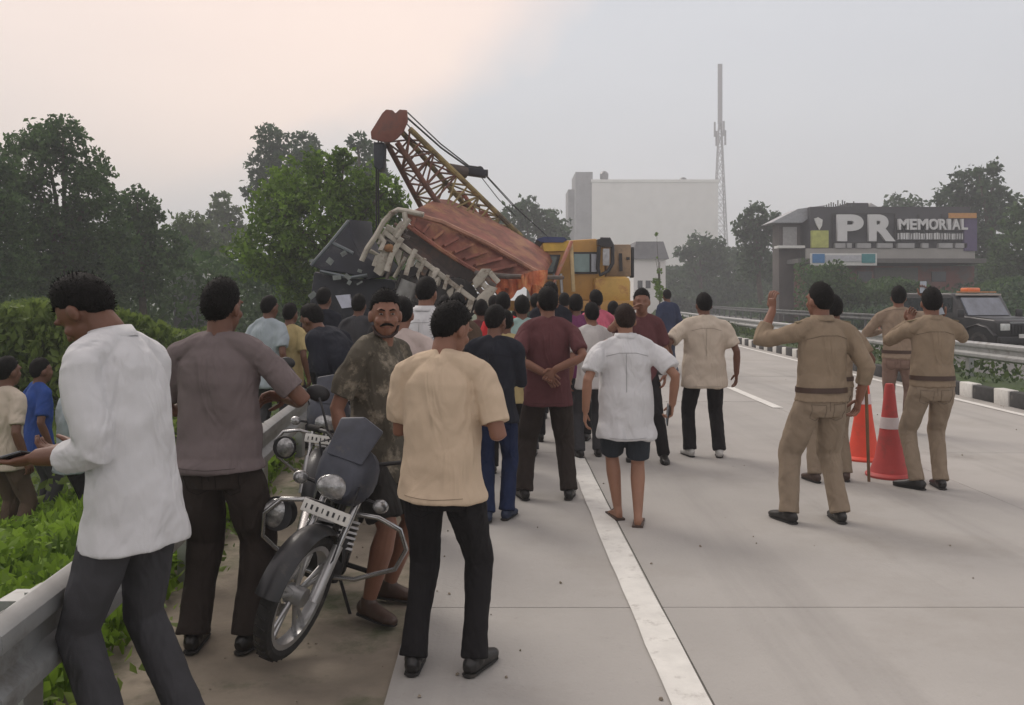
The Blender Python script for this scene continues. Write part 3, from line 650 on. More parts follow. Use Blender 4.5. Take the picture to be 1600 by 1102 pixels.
m = MB(); m.ell(W(608, 388, -.52), (.10, .08, .08)); m.ell(W(614, 393, -.5), (.07, .06, .06)); m.build('joint_knuckle', mat('rusty_knuckle', (.24, .12, .05), rough=.8, var=.4, vs=12), wt, smooth=True)
for k in range(4):
    m = MB(); m.tube([W(744 + k * 7, 446 - k * 7, -.4), W(752 + k * 7, 456 - k * 7, -.42), W(764 + k * 5, 462 - k * 7, -.38)], [(.05, .02)] * 3, 6); m.build('spring_leaf', M_cream if k % 2 else M_steel, wt, smooth=True)
for k in range(5):
    m = MB(); a = W(664 + k * 12, 440 + k * 7, -.2); m.bar(a, a + Vector((.05, .05, -.45)), .07, .10); m.build('bent_strut', M_steel, wt)
for s in ([(628, 372), (612, 398), (604, 424)], [(650, 390), (640, 408), (634, 430)], [(590, 366), (600, 378), (594, 392)], [(578, 392), (590, 398), (584, 416)], [(664, 404), (656, 424)], [(684, 420), (672, 440), (664, 462)], [(700, 430), (694, 452)], [(722, 446), (712, 462), (716, 486)]):
    m = MB(); m.tube([W(x, y, -.6 + random.uniform(0, .15)) for x, y in s], [(random.uniform(.03, .055), .03)] * len(s), 8, side=(1, 0, 0)); m.build('frame_strut', M_cream, wt, smooth=True)
for k in range(14):
    m = MB(); a = W(600 + k * 10.2, 372 + k * 7.2, -.42); m.prism([a, a + Vector((.10, 0, -.06)), a + Vector((.03, 0, -.20 - .08 * (k % 3))), a + Vector((-.05, 0, -.16))], (0, .05, 0)); m.build('frame_bracket', M_cream if k % 3 else M_steel, wt)
# axles with twin wheels
tyre_prof = [(.30, -.13), (.42, -.15), (.485, -.13), (.50, -.07), (.50, .07), (.485, .13), (.42, .15), (.30, .13), (.30, -.13)]
def truck_wheel(root, c, axis, par_o=Vector((0, 0, 0)), s=1.0):
    M = Vector(axis).to_track_quat('Z', 'Y').to_matrix()
    m = MB(); m.lathe([(r * s, z * s) for r, z in tyre_prof], c, 28, M, cap=False)
    for k in range(22):
        th = k * math.pi / 11; cc = M @ Vector((math.cos(th) * .5 * s, math.sin(th) * .5 * s, 0)); rad = cc.normalized(); m.bar(Vector(c) + cc - M @ Vector((0, 0, .11 * s)), Vector(c) + cc + M @ Vector((0, 0, .11 * s)), .02, .05, up=rad)
    wh = m.build('wheel', M_rubber, root, smooth=True)
    m = MB(); m.lathe([(.02, .05), (.12, .06), (.14, .0), (.25, -.03), (.29, .05), (.305, .1), (.305, -.1), (.1, -.1)], c, 24, M); r = m.build('rim', mat('truck_rim', (.20, .20, .20), rough=.6, metal=.4, var=.3, vs=8, dirt=(.09, .07, .05), dirt_s=6), wh, smooth=True)
ax = Vector((.25, -1, .05)).normalized()
for px, py, dy, s in ((655, 452, -.3, .9), (700, 448, .9, .9), (712, 470, -.3, .85)):
    truck_wheel(wt, W(px, py, dy), ax, s=s)
for px, py in ((655, 452), (712, 470)):
    m = MB(); a = W(px, py, -.3); m.tube([a, a - ax * 1.7], .09, 10); m.build('axle', M_steel, wt, smooth=True)
m = MB(); m.tube([W(640, 440, -.5), W(628, 470, -.5), W(632, 500, -.45)], [.16, .17, .13], 12); m.build('fuel_tank', mat('grey_tank', (.22, .22, .21), rough=.5, metal=.4, var=.25), wt, smooth=True)
# crushed dark cab left of the frame
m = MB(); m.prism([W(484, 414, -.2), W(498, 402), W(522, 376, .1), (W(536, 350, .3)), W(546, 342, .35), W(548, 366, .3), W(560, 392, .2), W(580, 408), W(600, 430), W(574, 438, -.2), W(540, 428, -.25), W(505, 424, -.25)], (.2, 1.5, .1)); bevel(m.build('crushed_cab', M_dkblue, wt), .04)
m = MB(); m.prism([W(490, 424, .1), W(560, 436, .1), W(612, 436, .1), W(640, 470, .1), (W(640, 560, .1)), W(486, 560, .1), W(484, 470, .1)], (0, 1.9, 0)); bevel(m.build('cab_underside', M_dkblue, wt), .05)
for s in ([(486, 415), (515, 382), (545, 345)], [(500, 424), (548, 434), (574, 430)], [(520, 380), (552, 396)]):
    m = MB(); m.tube([W(x, y, -.32) for x, y in s], .035, 6); m.build('cab_seam', mat('grey_trim', (.12, .14, .15), rough=.4, metal=.4), wt, smooth=True)
m = MB(); m.prism([W(524, 462, -.4), W(546, 460, -.4), W(550, 480, -.4), W(534, 482, -.4)], (0, .1, 0)); m.build('torn_sticker', mat('pale_sticker', (.5, .52, .62), rough=.5), wt)
m = MB()
for k in range(10):
    c = W(random.uniform(484, 570), random.uniform(392, 470), -.35); m.box(c, (random.uniform(.03, .16), .02, random.uniform(.03, .12)), Matrix.Rotation(random.uniform(-1, 1), 3, 'Y'))
tag(m.build('broken_bits', mat('bits', (.16, .18, .17), rough=.4, var=.5), wt), kind='stuff')

# ------------------------------------------------------------------ mobile crane
M_yel = mat('crane_yellow', (.42, .23, .055), rough=.55, var=.15, vs=1.8, dirt=(.25, .15, .07), dirt_s=2.2, dirt_t=.6, bump=.15)
M_boomr = mat('boom_rust', (.17, .075, .05), rough=.75, var=.35, vs=4, dirt=(.09, .06, .05), dirt_s=3)
M_boomy = mat('boom_worn_yellow', (.30, .23, .09), rough=.7, var=.3, vs=3, dirt=(.10, .08, .06), dirt_s=2.5, dirt_t=.52)
M_head = mat('boom_head_rust', (.20, .075, .055), rough=.8, var=.25, vs=3, dirt=(.13, .07, .06), dirt_s=3, bump=.3)
Yc = 19.5
co = P(900, 430, Yc); co.z = 0
cr = empty('mobile_crane', co, 0, 'old yellow mobile crane with rusty lattice boom raised to the left', 'crane')
def K(px, py, dy=0.0): return P(px, py, Yc + dy) - co
# lattice boom (four chords, tapering)
foot, tip = K(786, 428, 1.0), K(622, 212, -1.5)
axis = (tip - foot).normalized(); e1 = Vector((.8, 0, .6)); e1 = (e1 - axis * e1.dot(axis)).normalized(); e2 = axis.cross(e1)
th = R(24); u1 = e1 * math.cos(th) + e2 * math.sin(th); u2 = -e1 * math.sin(th) + e2 * math.cos(th)
NB = 12; Lb = (tip - foot).length
def bw(f): return .21 + .52 * (1 - f)
cor = [(-1, -1), (1, -1), (1, 1), (-1, 1)]
st = [[foot + axis * Lb * i / NB + (u1 * a + u2 * b) * bw(i / NB) for a, b in cor] for i in range(NB + 1)]
for j in range(4):
    m = MB(); m.tube([s[j] for s in st], .062, 8); m.build('boom_chord', (M_boomr, M_boomy, M_boomy, M_boomr)[j], cr, smooth=True)
for i in range(NB):
    m = MB()
    for j in range(4):
        k = (j + 1) % 4
        if (i + j) % 2: m.tube([st[i][j], st[i + 1][k]], .021, 6)
        else: m.tube([st[i][k], st[i + 1][j]], .021, 6)
        m.tube([st[i][j], st[i][k]], .024, 6)
    m.build('boom_lacing', M_boomy if i < 8 else M_boomr, cr, smooth=True)
# head plates and sheaves
hp = [(597, 177), (603, 171), (613, 172), (618, 177), (624, 171), (636, 172), (637, 190), (630, 206), (621, 216), (611, 222), (600, 222), (580, 217), (579, 206)]
for dy in (-2.0, -1.55, -1.1):
    m = MB(); m.prism([K(x, y, dy) for x, y in hp], (0, .07, 0)); bevel(m.build('head_plate', M_head, cr), .015)
for px, py, r in ((606, 186, .13), (627, 184, .12), (592, 207, .12)):
    m = MB(); M = Matrix.Rotation(R(90), 3, 'X')
    for dy in (-1.5,): m.lathe([(.03, -.06), (r, -.07), (r - .04, 0), (r, .07), (.03, .06)], K(px, py, dy), 20, M)
    m.build('sheave', M_head, cr, smooth=True)
m = MB(); m.prism([K(583, 222, -1.85), K(600, 222, -1.85), K(599, 262, -1.85), K(592, 267, -1.85), K(584, 261, -1.85)], (0, .4, 0)); hb = bevel(m.build('hook_block', mat('hook_block', (.03, .035, .045), rough=.5, metal=.3, var=.4), cr), .03)
M_wire = mat('wire_rope', (.035, .035, .035), rough=.6)
for a, b, r in (((592, 218, -1.7), (589, 225, -1.7), .02), ((596, 218, -1.5), (595, 224, -1.5), .02), ((591, 266, -1.7), (592, 372, -1.2), .018), ((588, 264, -1.7), (588, 370, -1.2), .018),
                ((636, 184, -1.5), (738, 266, .1), .022), ((637, 176, -1.2), (736, 262, .3), .016), ((634, 192, -1.7), (704, 262, -.3), .014), ((630, 205, -1.6), (702, 264, -.2), .014),
                ((760, 276, .4), (836, 352, 1.2), .012), ((758, 272, .5), (858, 372, 1.4), .010), ((752, 277, .2), (806, 338, .9), .010)):
    m = MB(); A, B = K(*a), K(*b); mid = (A + B) / 2 + Vector((0, 0, -.06)); m.tube([A, mid, B], r, 6); m.build('wire_rope', M_wire, cr, smooth=True)
m = MB(); m.tube([K(702, 263, -.3), K(726, 270, 0)], [.11, .15], 12); m.build('bridle_drum', mat('drum', (.07, .05, .04), rough=.6, var=.3), cr, smooth=True)
m = MB(); m.box(K(743, 270, .1), (.48, .35, .16), Matrix.Rotation(R(8), 3, 'Y')); m.box(K(742, 264, .1), (.30, .22, .10), Matrix.Rotation(R(8), 3, 'Y')); bevel(m.build('bridle_block', M_dkblue, cr), .02)
for px in (734, 742, 750): m = MB(); m.lathe([(.02, -.12), (.09, -.12), (.09, .12), (.02, .12)], K(px, 267, .1), 14, Matrix.Rotation(R(90), 3, 'X')); m.build('sheave', M_black, cr, smooth=True)
m = MB(); m.box(K(757, 271, .1), (.16, .2, .14)); m.build('bridle_end', M_black, cr)
# mast / A-frame behind the boom
M_pinkr = mat('faded_red_paint', (.42, .16, .11), rough=.7, var=.25, vs=3, dirt=(.3, .2, .14), dirt_s=3)
for s, r in (([(756, 330, .2), (750, 372, .3), (742, 404, .4)], .10), ([(757, 332, .6), (800, 395, 1.2), (826, 428, 1.4)], .055), ([(722, 300, .2), (756, 352, .6), (800, 398, 1.0)], .05)):
    m = MB(); m.tube([K(*p) for p in s], r, 8); m.build('mast_strut', M_pinkr, cr, smooth=True)
for s in ([(700, 300), (722, 300)], [(722, 300), (724, 330)], [(703, 322), (748, 322)], [(748, 320), (752, 344)], [(712, 344), (764, 344)], [(722, 366), (776, 366)], [(776, 340), (776, 372)], [(742, 392), (794, 392)]):
    m = MB(); m.bar(K(*s[0], .5), K(*s[1], .5), .05, .05); m.build('ladder_bar', M_boomr, cr)
m = MB(); m.prism([K(744, 372, 1.2), K(780, 372, 1.2), K(812, 425, 1.2), (K(770, 425, 1.2))], (0, .5, 0)); m.build('boom_foot_frame', M_steel, cr)
# carrier and cab (real volume, 2.5 m wide)
def kbox(name, x0, x1, y0, y1, d0, d1, mt, par=None, bv=.03):
    a = K(x0, y1, d0); b = K(x1, y0, d0); m = MB(); m.box(((a.x + b.x) / 2, a.y + (d1 - d0) / 2, (a.z + b.z) / 2), (b.x - a.x, d1 - d0, b.z - a.z)); o = m.build(name, mt, par or cr)
    return bevel(o, bv) if bv else o
m = MB(); a = K(838, 372, 0); b = K(944, 470, 0); zt_, zb_ = a.z, b.z
m.prism([(K(838, 470)), K(838, 400), K(848, 378), K(930, 373), K(944, 378), K(946, 470)], (0, 2.3, 0)); cab = bevel(m.build('operator_cab', M_yel, cr), .05)
def kpane(name, poly, dy, mt, th=.04, par=None):
    m = MB(); m.prism([K(x, y, dy) for x, y in poly], (0, th, 0)); return m.build(name, mt, par or cr)
kpane('window_frame', [(893, 394), (934, 394), (934, 428), (893, 428)], -.05, M_black, .06)
M_gl = mat('cab_glass', (.16, .24, .23), rough=.15, var=.25, vs=2, coat=.5)
kpane('window', [(897, 397), (921, 397), (921, 425), (897, 425)], -.09, M_gl)
kpane('window', [(924, 397), (932, 397), (932, 425), (924, 425)], -.09, mat('pale_glass', (.34, .36, .40), rough=.2, coat=.5))
kpane('window_frame', [(842, 398), (876, 398), (868, 428), (832, 428)], -.05, M_black, .06)
kpane('window', [(846, 401), (871, 401), (864, 425), (838, 425)], -.09, mat('green_glass', (.05, .07, .06), rough=.15, coat=.5))
kpane('fascia', [(848, 380), (890, 377), (890, 392), (850, 393)], -.06, mat('bright_yellow', (.60, .40, .06), rough=.5, var=.15), .05)
kpane('roof_tarp', [(838, 374), (850, 370), (882, 371), (886, 375), (880, 379), (846, 379)], -.1, mat('blue_tarp', (.035, .05, .13), rough=.7, var=.3, vs=5), 2.2)
m = MB(); m.bar(K(892, 376, -.3), K(896, 456, -.3), .11, .08); bevel(m.build('post', mat('pale_yellow_post', (.50, .38, .20), rough=.6, var=.2), cr), .01)
m = MB(); m.bar(K(893, 377, -.4), K(860, 452, -.5), .14, .06); bevel(m.build('strut', M_pinkr, cr), .01)
m = MB(); m.tube([K(938, 374, -.3), K(952, 374, -.3), K(957, 384, -.3), K(957, 412, -.3), K(950, 424, -.3), K(938, 430, -.3), K(934, 420, -.3), K(936, 385, -.3)], .045, 8); m.build('mirror_arm', M_black, cr, smooth=True)
m = MB(); m.box(K(947, 402, -.33), (.15, .05, .38)); bevel(m.build('mirror', mat('mirror_face', (.35, .36, .37), rough=.25, var=.3, vs=9), cr), .02)
m = MB(); m.prism([K(934, 374, -.35), K(948, 372, -.35), K(957, 379, -.35), K(957, 386, -.35), K(944, 386, -.35), K(934, 382, -.35)], (0, .3, 0)); m.build('mirror_hood', M_black, cr)
kbox('engine_housing', 947, 986, 382, 432, .3, 2.5, mat('tan_housing', (.30, .21, .13), rough=.6, var=.2, vs=2, dirt=(.2, .15, .1)))
kpane('grille_slot', [(967, 396), (972, 396), (973, 424), (968, 424)], .24, M_black); kpane('grille_slot', [(979, 402), (984, 402), (984, 406), (979, 406)], .24, M_black)
kbox('exhaust', 986, 991, 386, 434, .6, .9, M_black, bv=.02)
kbox('fuel_tank', 928, 986, 432, 478, -.2, 1.6, mat('tank_yellow', (.52, .32, .07), rough=.5, var=.2, vs=3, dirt=(.35, .16, .05), dirt_s=3), bv=.12)
kbox('carrier_deck', 780, 992, 470, 486, -.3, 2.4, M_yel)
kbox('counterweight', 838, 940, 432, 470, .3, 2.4, M_rust)
for px in (862, 900, 972): truck_wheel(cr, K(px, 528, .15), (0, -1, 0))
kbox('chassis', 800, 988, 486, 512, .2, 2.0, M_black)
for px in (866, 876): 
    m = MB(); m.tube([K(px, 428, -.35), K(px + 2, 458, -.35)], .035, 6); m.build('hand_rail', M_galv, cr, smooth=True)

# ------------------------------------------------------------------ traffic cones
M_cone = mat('cone_red_orange', (.72, .07, .035), rough=.55, var=.08, vs=4, dirt=(.45, .09, .05), dirt_s=6, dirt_t=.62)
M_cone2 = mat('cone_faded_red', (.47, .06, .055), rough=.6, var=.12, vs=4, dirt=(.28, .07, .06), dirt_s=6, dirt_t=.58)
def cone(loc, h, mt, label, band):
    r = empty('traffic_cone', loc, 0.4, label, 'traffic cone', 'traffic cones by the policemen')
    m = MB(); m.lathe([(.175, .03), (.165, .06), (.13, .16), (.092, h * .45), (.066, h * .7), (.042, h * .97), (.034, h), (.02, h)], n=28); m.build('cone_body', mt, r, smooth=True)
    m = MB(); pr = []
    m.lathe([(.15, .0), (.205, .0), (.21, .018), (.20, .032), (.165, .045)], n=28); m.build('base', mt, r, smooth=True)
    m = MB(); k = h * band; f = lambda z: .092 + (.066 - .092) * (z / h - .45) / .25 + .004
    m.lathe([(f(k) - .003, k - .001), (f(k), k), (f(k + .10), k + .10), (f(k + .10) - .003, k + .101)], n=28); m.build('reflective_band', mat('cone_band', (.62, .55, .55), rough=.4, var=.1), r, smooth=True)
cone((XG(1349, 8.7), 8.7, 0), .90, M_cone, 'bright orange red traffic cone just behind the tall policeman raising his left arm', .62)
cone((XG(1390, 7.85), 7.85, 0), .84, M_cone2, 'faded red traffic cone with white band next to the right policeman', .52)

# ------------------------------------------------------------------ black jeep
jp = empty('police_jeep', (XG(1512, 25.6), 25.6, 0), 0, 'black off-road jeep with orange roof light parked beyond the median', 'jeep'); jp.rotation_euler = (0, 0, R(14))
# local: front faces -Y, width X
M_jb = mat('jeep_black', (.010, .010, .012), rough=.4, var=.15, coat=.2, dirt=(.03, .028, .026), dirt_s=2, dirt_t=.62)
m = MB(); hw = .84
side = [(-1.95, .42), (-2.0, .62), (-1.98, .98), (-1.9, 1.06), (-.78, 1.14), (-.40, 1.72), (-.28, 1.80), (1.85, 1.82), (2.0, 1.7), (2.02, .42)]
m.prism([(-hw, y, z) for y, z in side], (2 * hw, 0, 0)); bevel(m.build('body', M_jb, jp), .05, 3)
m = MB(); m.prism([(-.70, -.815, 1.17), (.70, -.815, 1.17), (.66, -.475, 1.67), (-.66, -.475, 1.67)], (0, .03, -.02)); m.build('windscreen', mat('windscreen', (.16, .18, .22), rough=.12, var=.3, vs=2.5, coat=.6), jp)
m = MB(); m.box((0, -.42, 1.76), (1.5, .1, .05)); m.build('roof_edge', mat('pale_trim', (.45, .40, .36), rough=.5), jp)
m = MB(); m.prism([(-.78, -1.75, 1.075), (.78, -1.75, 1.075), (.76, -.95, 1.135), (-.76, -.95, 1.135)], (0, 0, .012)); m.build('bonnet', M_jb, jp)
m = MB(); m.box((.05, -1.99, .98), (.95, .03, .05)); m.build('grille_trim', M_chrome, jp)
m = MB(); m.box((0, -2.0, .80), (.74, .04, .26)); g = m.build('grille', M_black, jp)
for k in range(6): m = MB(); m.box((-.27 + k * .108, -2.03, .80), (.035, .03, .24)); m.build('grille_bar', M_jb, g)
for sx in (-1, 1):
    m = MB(); m.box((sx * .58, -2.0, .86), (.30, .05, .19)); bevel(m.build('headlight', mat('headlight_glass', (.60, .62, .60), rough=.2, var=.2, vs=9, coat=.5), jp), .02)
    m = MB(); m.tube([(sx * .84, -1.98, .62), (sx * .84, -1.72, .84), (sx * .84, -1.35, .92), (sx * .84, -.98, .82), (sx * .84, -.82, .55)], [(.09, .03)] * 5, 10, side=(1, 0, 0)); m.build('wing', M_jb, jp, smooth=True)
    m = MB(); m.box((sx * 1.0, -.85, 1.22), (.2, .08, .24)); bevel(m.build('mirror', M_black, jp), .02)
    for y in (-1.35, 1.3):
        m = MB(); m.lathe([(r * .72, z * .72) for r, z in tyre_prof], (sx * .76, y, .36), 24, Matrix.Rotation(R(90), 3, 'Y'), cap=False); wh = m.build('wheel', M_rubber, jp, smooth=True)
        m = MB(); m.lathe([(.02, .06 * sx), (.1, .07 * sx), (.2, .03 * sx), (.215, .08 * sx), (.215, -.06)], (sx * .76, y, .36), 20, Matrix.Rotation(R(90), 3, 'Y')); m.build('rim', M_galv, wh, smooth=True)
    for y0, y1 in ((-.35, .55), (.62, 1.75)):
        m = MB(); m.box((sx * .845, (y0 + y1) / 2, 1.45), (.02, y1 - y0, .42)); m.build('side_window', M_glassd, jp)
m = MB(); m.box((0, -2.05, .50), (1.66, .14, .2)); bevel(m.build('bumper', M_black, jp), .03)
m = MB(); m.box((0, -2.135, .62), (.5, .02, .11)); m.build('number_plate', M_white, jp)
m = MB(); m.box((0, -.1, 1.89), (.45, .30, .14)); bevel(m.build('roof_light', mat('orange_lens', (.75, .17, .03), rough=.3, coat=.4), jp), .03)
m = MB(); m.box((0, -.34, 1.835), (1.3, .10, .03)); m.build('roof_rack', mat('rack_orange', (.5, .22, .1), rough=.5), jp)

# ------------------------------------------------------------------ motorcycle
M_mb = mat('motorcycle_black', (.012, .012, .014), rough=.42, var=.3, coat=.15, dirt=(.05, .045, .04), dirt_s=9, dirt_t=.62)
M_alu = mat('cast_alloy', (.42, .42, .42), rough=.35, metal=.7, var=.15, vs=9)
M_cowl = mat('blue_grey_cowl', (.045, .05, .068), rough=.5, var=.3, vs=9, dirt=(.09, .085, .08), dirt_s=7, dirt_t=.62)
M_lens = mat('lamp_lens', (.30, .30, .30), rough=.10, metal=.55, var=.55, vs=22, coat=.9, bump=.3, bs=60)
def motorcycle(loc, rz, lean, steer, label, panel):
    """x forward, wheels on z=0; tyre radius .30"""
    r = empty('motorcycle', loc, 0, label, 'motorcycle', 'motorcycles parked by the crash barrier')
    r.rotation_euler = (lean, 0, rz)
    MX = Matrix.Rotation(R(90), 3, 'X')
    def wheel(c, rot, par):
        M = rot @ MX
        m = MB(); m.lathe([(.245, -.03), (.27, -.042), (.292, -.036), (.303, -.015), (.303, .015), (.292, .036), (.27, .042), (.245, .03), (.245, -.03)], c, 36, M, cap=False)
        for k in range(40):
            th = k * math.pi / 20; cc = M @ Vector((math.cos(th) * .301, math.sin(th) * .301, 0)); s_ = M @ Vector((0, 0, .026)); tt = M @ Vector((-math.sin(th), math.cos(th), 0)) * .014
            m.bar(Vector(c) + cc - s_, Vector(c) + cc + s_ + tt, .008, .010, up=cc.normalized())
        wh = m.build('wheel', M_rubber, par, smooth=True)
        m = MB(); m.lathe([(.225, -.028), (.25, -.032), (.25, .032), (.225, .028), (.235, 0), (.225, -.028)], c, 36, M, cap=False)
        m.lathe([(.01, -.045), (.045, -.045), (.05, .045), (.01, .045)], c, 18, M); wr = m.build('rim', M_alu, wh, smooth=True)
        for k in range(5):
            th = k * 2 * math.pi / 5 + .3
            for dth in (-.14, .14):
                a = Vector(c) + M @ Vector((math.cos(th) * .04, math.sin(th) * .04, .012)); b = Vector(c) + M @ Vector((math.cos(th + dth) * .232, math.sin(th + dth) * .232, .008))
                m = MB(); m.tube([a, (a + b) / 2, b], [(.017, .010), (.013, .009), (.016, .010)], 8, side=M @ Vector((-math.sin(th), math.cos(th), 0))); m.build('spoke', M_alu, wh, smooth=True)
        m = MB(); m.lathe([(.06, .048), (.12, .05), (.12, .053), (.06, .053), (.06, .048)], c, 24, M, cap=False); m.build('brake_disc', M_chrome, wh, smooth=True)
        return wh
    S = Matrix.Rotation(steer, 3, 'Z')
    hd = Vector((.42, 0, .84))                                   # steering head
    def F(x, y, z): return hd + S @ (Vector((x, y, z)) - hd)      # front assembly turns about the head
    wheel(F(.655, 0, .303), S, r); wheel(Vector((-.60, 0, .303)), Matrix.Identity(3), r)
    for sy in (-1, 1):
        m = MB(); m.tube([F(.655, sy * .088, .303), F(.555, sy * .088, .56)], [.027, .025], 12); m.build('fork_leg', M_alu, r, smooth=True)
        m = MB(); m.tube([F(.555, sy * .088, .56), F(.43, sy * .088, .88)], [.017, .017], 12); m.build('fork_tube', M_chrome, r, smooth=True)
        m = MB(); m.tube([(-.60, sy * .12, .30), (-.50, sy * .14, .66)], [.026, .026], 10); m.build('shock_absorber', M_chrome, r, smooth=True)
        # handlebar, grip, mirror
        m = MB(); m.tube([F(.41, 0, .93), F(.40, sy * .10, .96), F(.33, sy * .24, 1.02), F(.24, sy * .36, 1.0)], .011, 8); m.build('handlebar', M_black, r, smooth=True)
        m = MB(); m.tube([F(.27, sy * .31, 1.01), F(.22, sy * .40, .995)], .018, 10); m.build('grip', M_rubber, r, smooth=True)
        m = MB(); m.tube([F(.33, sy * .24, 1.02), F(.34, sy * .30, 1.12), F(.30, sy * .36, 1.17)], .007, 6); mr = m.build('mirror_stalk', M_black, r, smooth=True)
        m = MB(); m.ell(F(.29, sy * .38, 1.19), (.018, .065, .045)); m.build('mirror', M_black, r, smooth=True)
        # indicator on stalk
        m = MB(); m.tube([F(.50, sy * .06, .80), F(.50, sy * .20, .80)], .010, 6); ind = m.build('indicator_stalk', M_black, r, smooth=True)
        m = MB(); m.ell(F(.52, sy * .225, .80), (.035, .04, .034)); m.build('indicator', M_lens, r, smooth=True)
        # crash guard
        m = MB(); m.tube([(.46, sy * .05, .70), (.50, sy * .18, .72), (.50, sy * .30, .69), (.48, sy * .36, .60), (.44, sy * .34, .48), (.38, sy * .16, .36), (.36, sy * .05, .34)], .0125, 10); m.build('crash_guard', M_chrome, r, smooth=True)
        m = MB(); m.tube([(.02, sy * .10, .32), (.02, sy * .26, .31)], .014, 8); m.build('foot_peg', M_rubber, r, smooth=True)
        m = MB(); m.prism([(-.42, sy * .11, .50), (-.10, sy * .12, .52), (-.04, sy * .12, .66), (-.18, sy * .12, .72), (-.46, sy * .11, .70)], (0, sy * .03, 0)); bevel(m.build('side_panel', panel, r), .012)
    # guard lamp on the rider's right
    m = MB(); m.lathe([(.02, -.05), (.075, -.04), (.085, .02), (.085, .035)], F(.53, -.27, .60), 20, S @ Matrix.Rotation(R(90), 3, 'Y')); fl = m.build('lamp_housing', M_black, r, smooth=True)
    m = MB(); m.ell(F(.56, -.27, .60), (.025, .075, .075)); m.build('fog_lamp', M_lens, r, smooth=True)
    # front fender
    m = MB(); rings = []
    for k in range(15):
        th = R(10 + k * 10.5); cpt = Vector((.655, 0, .303)); rr = .345
        ring = []
        for q_ in range(9):
            b = -.062 + .124 * q_ / 8; dz = -.028 * (abs(b) / .062) ** 2; rad = rr + dz
            ring.append(F(cpt.x + math.cos(th) * rad, b, cpt.z + math.sin(th) * rad))
        for q_ in range(8, -1, -1):
            b = -.062 + .124 * q_ / 8; dz = -.028 * (abs(b) / .062) ** 2 - .005; rad = rr + dz
            ring.append(F(cpt.x + math.cos(th) * rad, b, cpt.z + math.sin(th) * rad))
        rings.append(ring)
    m.loft(rings); m.build('front_fender', M_mb, r, smooth=True)
    # head: cowl, headlight, number plate
    m = MB(); rings = []
    for k, (x, wy, zl, zh) in enumerate(((.40, .10, .82, .96), (.46, .15, .76, 1.03), (.52, .155, .74, 1.05), (.575, .13, .76, 1.0), (.61, .09, .79, .93))):
        zc, hz = (zl + zh) / 2, (zh - zl) / 2
        rings.append([F(x, wy * math.copysign(abs(math.cos(a)) ** .75, math.cos(a)), zc + hz * math.copysign(abs(math.sin(a)) ** .75, math.sin(a))) for a in [2 * math.pi * j / 20 for j in range(20)]])
    m.loft(rings); m.build('headlight_cowl', M_cowl, r, smooth=True)
    m = MB(); m.prism([F(.60, -.10, .97), F(.60, .10, .97), F(.50, .12, 1.14), F(.50, 0, 1.18), F(.50, -.12, 1.14)], (-.02, 0, 0)); bevel(m.build('fly_screen', M_cowl, r), .008)
    m = MB(); m.ell(F(.605, 0, .83), (.040, .088, .062), nu=20, nv=12); m.build('headlight', M_lens, r, smooth=True)
    m = MB(); m.box(F(.615, 0, .705), (.012, .26, .062), S @ Matrix.Rotation(R(-12), 3, 'Y')); bevel(m.build('number_plate', mat('plate_white', (.62, .61, .57), rough=.5, var=.15, vs=20), r), .006)
    m = MB()
    for k in range(8): m.box(F(.6225, -.105 + .03 * k, .705 + (.002 if k % 2 else 0)), (.0015, .011 if k % 3 else .006, .024), S @ Matrix.Rotation(R(-12), 3, 'Y'))
    m.build('plate_marks', M_black, r)
    m = MB(); m.box(F(.48, 0, .93), (.10, .16, .07)); bevel(m.build('instrument', M_black, r), .02)
    # tank, seat, tail
    m = MB(); rings = []
    for x, wy, z0_, z1_ in ((.40, .05, .76, .86), (.30, .13, .72, .92), (.15, .15, .70, .93), (0, .12, .70, .89), (-.08, .08, .70, .82)):
        rings.append([Vector((x, wy * math.cos(a), (z0_ + z1_) / 2 + (z1_ - z0_) / 2 * math.sin(a))) for a in [2 * math.pi * j / 18 for j in range(18)]])
    m.loft(rings); m.build('fuel_tank', M_mb, r, smooth=True)
    m = MB(); rings = []
    for x, wy, z0_, z1_ in ((-.04, .10, .72, .80), (-.20, .13, .70, .80), (-.45, .13, .73, .86), (-.70, .10, .78, .88)):
        rings.append([Vector((x, wy * math.cos(a), (z0_ + z1_) / 2 + (z1_ - z0_) / 2 * math.sin(a))) for a in [2 * math.pi * j / 16 for j in range(16)]])
    m.loft(rings); m.build('seat', M_rubber, r, smooth=True)
    m = MB(); m.box((.14, 0, .40), (.26, .20, .26)); m.box((-.06, 0, .34), (.22, .26, .18)); bevel(m.build('engine', mat('engine_dark', (.05, .05, .05), rough=.5, metal=.5, var=.3), r), .03)
    m = MB()
    for k in range(6): m.box((.18, 0, .44 + k * .028), (.18, .23, .012), Matrix.Rotation(R(-20), 3, 'Y'))
    m.build('cooling_fins', M_alu, r)
    m = MB(); m.tube([(.24, -.08, .44), (.30, -.10, .30), (.10, -.14, .20), (-.2, -.15, .22), (-.75, -.16, .34)], [.02, .02, .022, .035, .042], 12); m.build('exhaust', M_chrome, r, smooth=True)
    m = MB(); m.tube([hd, (.30, 0, .66), (.26, 0, .30), (-.1, 0, .24), (-.2, 0, .5), (-.1, 0, .68), (.3, 0, .76)], .018, 8); m.tube([(-.1, .07, .68), (-.66, .08, .78)], .014, 8); m.tube([(-.1, -.07, .68), (-.66, -.08, .78)], .014, 8); m.tube([(-.12, .06, .30), (-.60, .075, .303)], .018, 8); m.tube([(-.12, -.06, .30), (-.60, -.075, .303)], .018, 8); m.build('frame', M_mb, r, smooth=True)
    m = MB(); m.prism([(-.50, -.07, .74), (-.72, -.07, .76), (-.92, -.05, .56), (-.88, -.05, .55), (-.68, -.06, .70)], (0, .14, 0)); m.build('rear_fender', M_mb, r)
